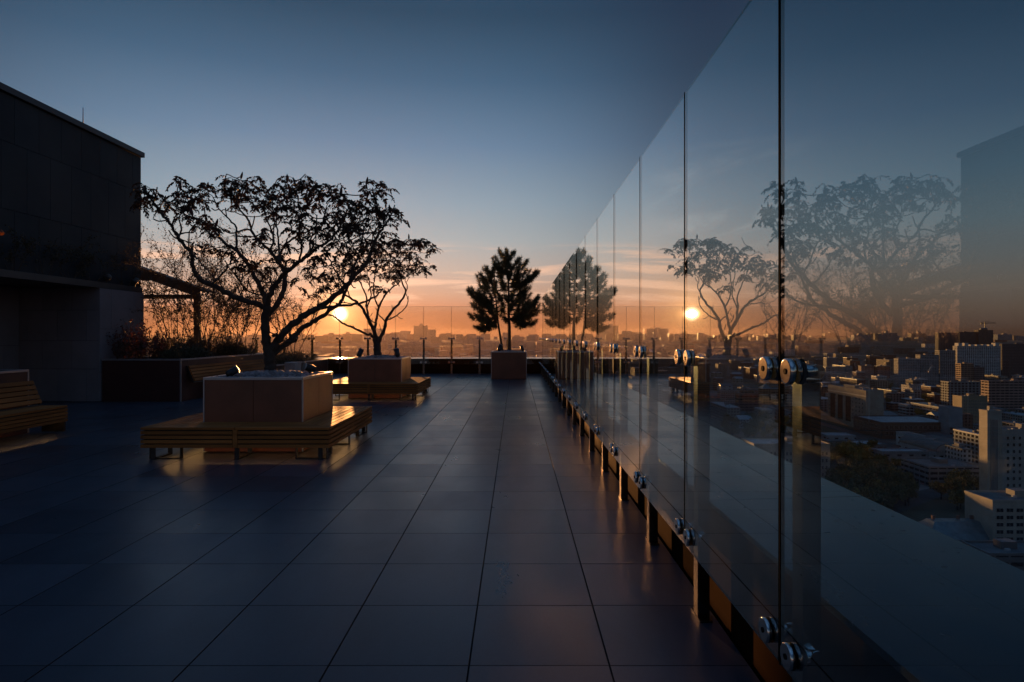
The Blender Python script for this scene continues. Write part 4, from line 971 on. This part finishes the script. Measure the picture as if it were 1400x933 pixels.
# skyline towers over the end railing and through the glass
sky_px = [(308,328,460.5,0),(338,358,458,1),(372,392,461,0),(398,420,459.5,2),(442,468,457.5,0),(468,487,456.5,1),(497,525,449.5,0),(527,545,456.5,2),(547,560,452.5,0),(565.5,584,445.5,2),(584,595,451,0),(600,622,457.5,1),
          (628,644,460,0),(647,662,459,2),(687,695,455,0),(700,716,460.5,1),(722,734,457.5,0),(757,776,458,1),(790,812,457,0),(842,868,453.5,2),(881,898,449,0),(902,911,449.5,1),(925,948,457.5,0),(1000,1022,458,2),(1046,1060,457,0),(1085,1102,458,1),(1128,1144,456,2),(1168,1190,458,0),(1205,1227,455.5,1),(1246,1266,456,2),(1364,1384,457.5,0),(1386,1396,459,1)]
shape = ['flat slab', 'long low slab', 'square tower']; posn = ['seen past bare shrubs and pergola', 'seen through branches of broad sumac', 'under the sun', 'seen past smaller sumac trunk', 'between smaller sumac and pine', 'behind pine trunks', 'seen through tall side glass near pine reflection', 'seen through side glass by reflected sun', 'seen through side glass under reflected branches', 'past dark high-rises']
lims = [360, 430, 490, 546, 640, 735, 850, 950, 1270, 1500]
ordn = ['first', 'second', 'third', 'fourth', 'fifth', 'sixth', 'seventh']; seen = {}
rs = random.Random(99)
sky_px = [(*q, 0) for q in sky_px]
rz = random.Random(8); xq = 296
while xq < 1400:
    wq = rz.uniform(4, 15); sky_px.append((xq, xq+wq, rz.uniform(456.5, 462)-(2.5 if rz.random() < .12 else 0), rz.choice([0, 1, 2, 2]), 1)); xq += wq*rz.uniform(.7, 2.2)
for x0, x1, yt, k, small in sky_px:
    zone = next(i for i, l in enumerate(lims) if x0 < l); seen[zone] = seen.get(zone, 0)+1
    Yq = rs.uniform(3900, 4700)+(rz.uniform(-300, 900) if small else 0); z = H-(yt-VY)/F*Yq
    lb = f'hazy {shape[k]} on skyline {posn[zone]}' if not small else f'small hazy {shape[k]} low on skyline {posn[zone]}'
    if not small and any(hh[3] == lb for hh in heroes): lb = f'{ordn[seen[zone]-1]} hazy {shape[k]} on skyline {posn[zone]}'
    o, hw, hd, h = hero(lb, x0, x0, x1, yt, Yq, rs.choice([GREY, BEIGE, PINK, BLUEG]), k, name='skyline_block', anchor=lb, parts=False, group='skyline: '+lb if small else None, depth=40, base=gz(0, Yq))
    if x1-x0 > 15:
        b = MB(); a = rs.uniform(-.6, .1)*hw; b.box(a, a+hw*.5, -hd*.5, hd*.5, h+.02, h+rs.uniform(6, 14)); q = b.build('roof_hut', BLANK, o, loc=(0,0,0)); q.color = (.22,.2,.19,1)

# the other buildings of the city, street by street out to the horizon
tones = [(WHITE, 'white'), (CREAM, 'cream'), (GREY, 'grey'), (BEIGE, 'beige'), (BRICK, 'brick red'), (PINK, 'pinkish'), (BLUEG, 'blue grey'), ((.12, .11, .11), 'dark')]
fillers = []
anchors = [hh for hh in heroes if hh[2] < 2300]
far_anchor = lambda x: posn[next(i for i, l in enumerate(lims) if x < l)]
Yk = 395.0; count = 0
while Yk < 4600:
    step = 24 if Yk < 1500 else 27 if Yk < 2000 else 36
    x = (975 if Yk < 2000 else 300)+rs.uniform(0, step)
    while x < 1415:
        wpx = step*rs.uniform(.45, .92)*(1.0 if Yk < 900 else .8); Y = Yk*rs.uniform(.96, 1.05); x0, x1 = x, x+wpx; x += step*rs.uniform(.85, 1.25)
        if rs.random() < (.24 if Yk < 2000 else .22): continue
        if any(x1 > a and x0 < b_ and abs(Y-yy)/yy < .06 for a, b_, yy, _ in heroes): continue
        if Y < 620 and x0 < 1245: continue                       # the wooded yard
        hgt = rs.choice([7, 9, 12, 15, 15, 18, 24]) if Y < 900 else rs.choice([9, 12, 15, 18, 24, 27, 27, 36])*(1 if rs.random() < .9 else 1.5)
        if 600 < Y < 1300: hgt = min(hgt, 22)
        if Y > 2600: hgt = min(hgt, 34)
        tn, tw = rs.choice(tones); sz = 'low' if hgt < 13 else 'mid-rise' if hgt < 25 else 'tall'
        X0, X1 = W3(x0, 0, Y).x, W3(x1, 0, Y).x; dep = rs.uniform(13, 22) if Y < 2300 else 30
        if rs.random() < .25 and Y < 2000: X1 = X0+min(X1-X0, 16); dep = rs.uniform(30, 60)
        cxp = (x0+x1)/2; loc = Vector(((X0+X1)/2, Y+dep/2, gz(0, Y)))
        if Y < 2300:
            cyp = VY+F*(H-loc.z-hgt)/Y
            an = min(anchors, key=lambda q: abs((q[0]+q[1])/2-cxp)+abs(F*96/q[2]-F*96/Y)*1.6)
            rel = 'beyond' if Y > an[2]*1.06 else 'in front of' if Y < an[2]*.94 else 'beside'
            lb = f'{sz} {tw} city building {rel} {an[3]}'
        else: lb = f'{sz} {tw} hazy city block {far_anchor(cxp)}'
        gable = hgt < 13 and rs.random() < .45
        o = thing('city_building', loc, lb, 'building'); hw, hd = (X1-X0)/2, dep/2
        if gable and Y < 2300: o['label'] = lb.replace('city building', 'gabled city building')
        fillers.append(o)
        b = MB(); b.box(-hw, hw, -hd, hd, -3, hgt); q = b.build('wall', FAC[rs.choice([0, 0, 1, 2, 3])], o, loc=(0,0,0)); f_ = rs.uniform(.75, 1.1); q.color = (tn[0]*f_, tn[1]*f_, tn[2]*f_, 1)
        if Y < 2300:
            b = MB()
            if gable: b.prism([(-hw-.4,-hd-.4,hgt+.01),(hw+.4,-hd-.4,hgt+.01),(hw+.4,hd+.4,hgt+.01),(-hw-.4,hd+.4,hgt+.01)], [(-hw+.3,-.1,hgt+3.6),(hw-.3,-.1,hgt+3.6),(hw-.3,.1,hgt+3.6),(-hw+.3,.1,hgt+3.6)])
            else: b.box(-hw-.2, hw+.2, -hd-.2, hd+.2, hgt+.01, hgt+.9)
            b.build('roof', rs.choice([ROOFFLAT, ROOFPALE, ROOFTIN]), o, loc=(0,0,0))
            if not gable and hgt > 12:
                a = rs.uniform(-.6, .2)*hw; b = MB(); b.box(a, a+4, -2, 3, hgt+.92, hgt+3.4); b.build('roof_hut', BLANK, o, loc=(0,0,0)).color = (.2, .2, .2, 1)
        count += 1
        if Y < 1300 and not gable:
            for k in range(2):
                b = MB(); vx, vy = rs.uniform(-.8, .6)*hw, rs.uniform(-.8, .6)*hd; b.box(vx, vx+rs.uniform(.8, 2.2), vy, vy+rs.uniform(.8, 2), hgt+.92, hgt+rs.uniform(1.6, 2.4)); b.build('vent_box', rs.choice([ROOFPALE, ROOFFLAT]), o, loc=(0,0,0))
            if rs.random() < .35: b = MB(); vx = rs.uniform(-.6, .6)*hw; b.tube([(vx, 0, hgt+.9), (vx, 0, hgt+rs.uniform(4, 8))], .09, 4); b.build('antenna', BLACKSTEEL, o, loc=(0,0,0))
    Yk *= 1.10 if Yk < 2000 else 1.13
for o in fillers:
    same = sum(1 for q in fillers if q['label'] == o['label'])
    if same > 1: o['group'] = 'city buildings: '+o['label']
# rising ground towards the horizon
b = MB(); ny, nxh = 14, 24
for j in range(ny+1):
    for i in range(nxh+1):
        y = 2250+(12000-2250)*(j/ny)**1.8; b.v.append((-12000+24000*i/nxh, y, gz(0, y)-(.3 if j == 0 else 0)+.25))
for j in range(ny):
    for i in range(nxh): k = j*(nxh+1)+i; b.face((k, k+1, k+nxh+2, k+nxh+1), 0, True)
tag(b.build('hills', bpy.data.materials['city_ground']), kind='structure')
# streets between the blocks
ASPH = material('asphalt', (.055, .055, .058), .85, 0, .2, .3)
PAVE = material('pale_paving', (.17, .17, .175), .8, 0, .2, .3)
def road(name, pts, w, mat, z):
    b = MB()
    for p, q in zip(pts, pts[1:]):
        p, q = Vector((*p, 0)), Vector((*q, 0)); d = (q-p).normalized(); s = Vector((-d.y, d.x, 0))*w/2
        b.poly([(*(p+s).xy, z), (*(p-s).xy, z), (*(q-s).xy, z), (*(q+s).xy, z)])
    tag(b.build(name, mat), kind='structure')
road('road', [(150, 640), (420, 560), (760, 520)], 18, ASPH, GZ+.02)
road('road', [(180, 330), (300, 420), (330, 560), (360, 1200)], 14, ASPH, GZ+.03)
road('road', [(100, 870), (500, 860), (1000, 900)], 26, ASPH, GZ+.04)
road('car_park', [(225, 395), (262, 418)], 34, PAVE, GZ+.05)
road('railway_yard', [(250, 1050), (1200, 1100)], 90, PAVE, GZ+.015)
# autumn trees in the wooded yard and along streets
def city_tree(seed, leafmat, hh):
    r_ = random.Random(seed); o = thing('city_tree', (0, 0, GZ), 'autumn tree', 'tree'); st = MB(); lf = MB()
    st.tube([(0,0,0), (.1,0,hh*.3), (0,.1,hh*.6)], [.35, .25, .1], 6)
    lobes = [(Vector((r_.gauss(0, hh*.17), r_.gauss(0, hh*.17), hh*r_.uniform(.42, .9))), hh*r_.uniform(.14, .24)) for _ in range(9)]
    for c, rr in lobes:
        st.tube([(0,0,hh*.3), c*.6+Vector((0,0,hh*.12)), c], [.14, .08, .03], 4)
        for _ in range(75):
            d = rv(r_).normalized(); p = c+d*rr*r_.uniform(.5, 1.08)
            leaf_quad(lf, p, rv(r_), d+rv(r_, .4), r_.uniform(.7, 1.6), r_.uniform(.3, .5))
    st.build('trunk', BARK, o, loc=(0,0,0)); lf.build('crown', leafmat, o, loc=(0,0,0)); return o
YEL = material('yellow_leaf', (.26, .165, .035), .7, 0, .4, .5, island=.4, trans=.15)
OLV = material('olive_leaf', (.11, .105, .036), .7, 0, .4, .5, island=.4, trans=.15)
protos = [(city_tree(201, YEL, 12), 'yellow autumn tree'), (city_tree(202, OLV, 14), 'olive green tree'), (city_tree(203, OLV, 10), 'small olive tree'), (city_tree(204, YEL, 9), 'small yellow tree')]
fresh = [True]*4
zones = [(1128, 1245, 330, 520, 90, 'in dense grove below the coping'), (990, 1120, 560, 700, 34, 'in park strip before turreted brown office'), (1180, 1345, 345, 395, 22, 'round car park by low dark roofed hall'),
         (1240, 1420, 600, 1000, 26, 'along streets between ochre block and white flats'), (1130, 1300, 650, 1100, 24, 'behind beige stone office')]
for xa, xb, ya, yb_, n, where in zones:
    for _ in range(n):
        Y = rs.uniform(ya, yb_); px = rs.uniform(xa, xb); k = rs.choice([0, 0, 1, 1, 2, 3]); X = W3(px, 0, Y).x
        if any(px > a-3 and px < b_+3 and yy*.985 < Y < yy*1.10 for a, b_, yy, _ in heroes): continue
        p_, nm = protos[k]; o = p_ if fresh[k] else copy_tree(p_); fresh[k] = False
        s = rs.uniform(.75, 1.25); o.location = (X, Y, GZ); o.scale = (s, s, s*rs.uniform(.9, 1.15)); o.rotation_euler = (0, 0, rs.uniform(0, 6.3))
        o['label'] = f'{nm} {where}'; o['group'] = f'{nm}s {where}'
# parked cars in the yard
def car():
    o = thing('parked_car', (0, 0, GZ), 'parked car', 'car', 'cars parked beside the low hall'); b = MB()
    b.prism([(-2.2,-.85,.35),(2.2,-.85,.35),(2.2,.85,.35),(-2.2,.85,.35)], [(-2.15,-.82,.95),(2.1,-.82,.85),(2.1,.82,.85),(-2.15,.82,.95)]); b.build('body', material('car_paint', (.30,.31,.33), .3, .3, .1, 1), o, loc=(0,0,0))
    b = MB(); b.prism([(-1.7,-.78,.93),(1.1,-.78,.9),(1.1,.78,.9),(-1.7,.78,.93)], [(-1.1,-.62,1.48),(.35,-.62,1.48),(.35,.62,1.48),(-1.1,.62,1.48)]); b.build('cabin', WINGLASS, o, loc=(0,0,0))
    for x in (-1.35, 1.35):
        for y in (-.86, .66): b = MB(); b.tube([(x,y,.32),(x,y+.2,.32)], .32, 12); b.build('wheel', RUBBER, o, loc=(0,0,0))
    return o
c0_ = car()
for k in range(16):
    o = c0_ if k == 0 else copy_tree(c0_); i, j = k % 8, k//8
    o.location = (226+i*3.4+j*4, 394+i*2.1+j*11, GZ+.06); o.rotation_euler = (0, 0, R(122)+(0 if rs.random() < .5 else math.pi)); o['label'] = 'parked car in the yard beside low dark roofed hall'

# the rest of the city, hidden from the terrace by its own parapet: one mass, added to shade the blocks in view
b = MB(); rq = random.Random(314)
for _ in range(900):
    Y = rq.uniform(520, 3300); u = rq.uniform(-.62, .30); 
    if u > .30-60/Y: continue
    X = u*Y; hgt = rq.choice([14, 18, 24, 28, 30, 36, 42]); w_, d_ = rq.uniform(9, 16), rq.uniform(12, 40)
    b.box(X-w_, X+w_, Y-d_, Y+d_, gz(X, Y)-2, gz(X, Y)+hgt)
q = b.build('city_blocks', FAC[0]); q.color = (.2, .2, .2, 1); tag(q, 'dense mass of city blocks below and beyond the terrace', 'city', kind='stuff')
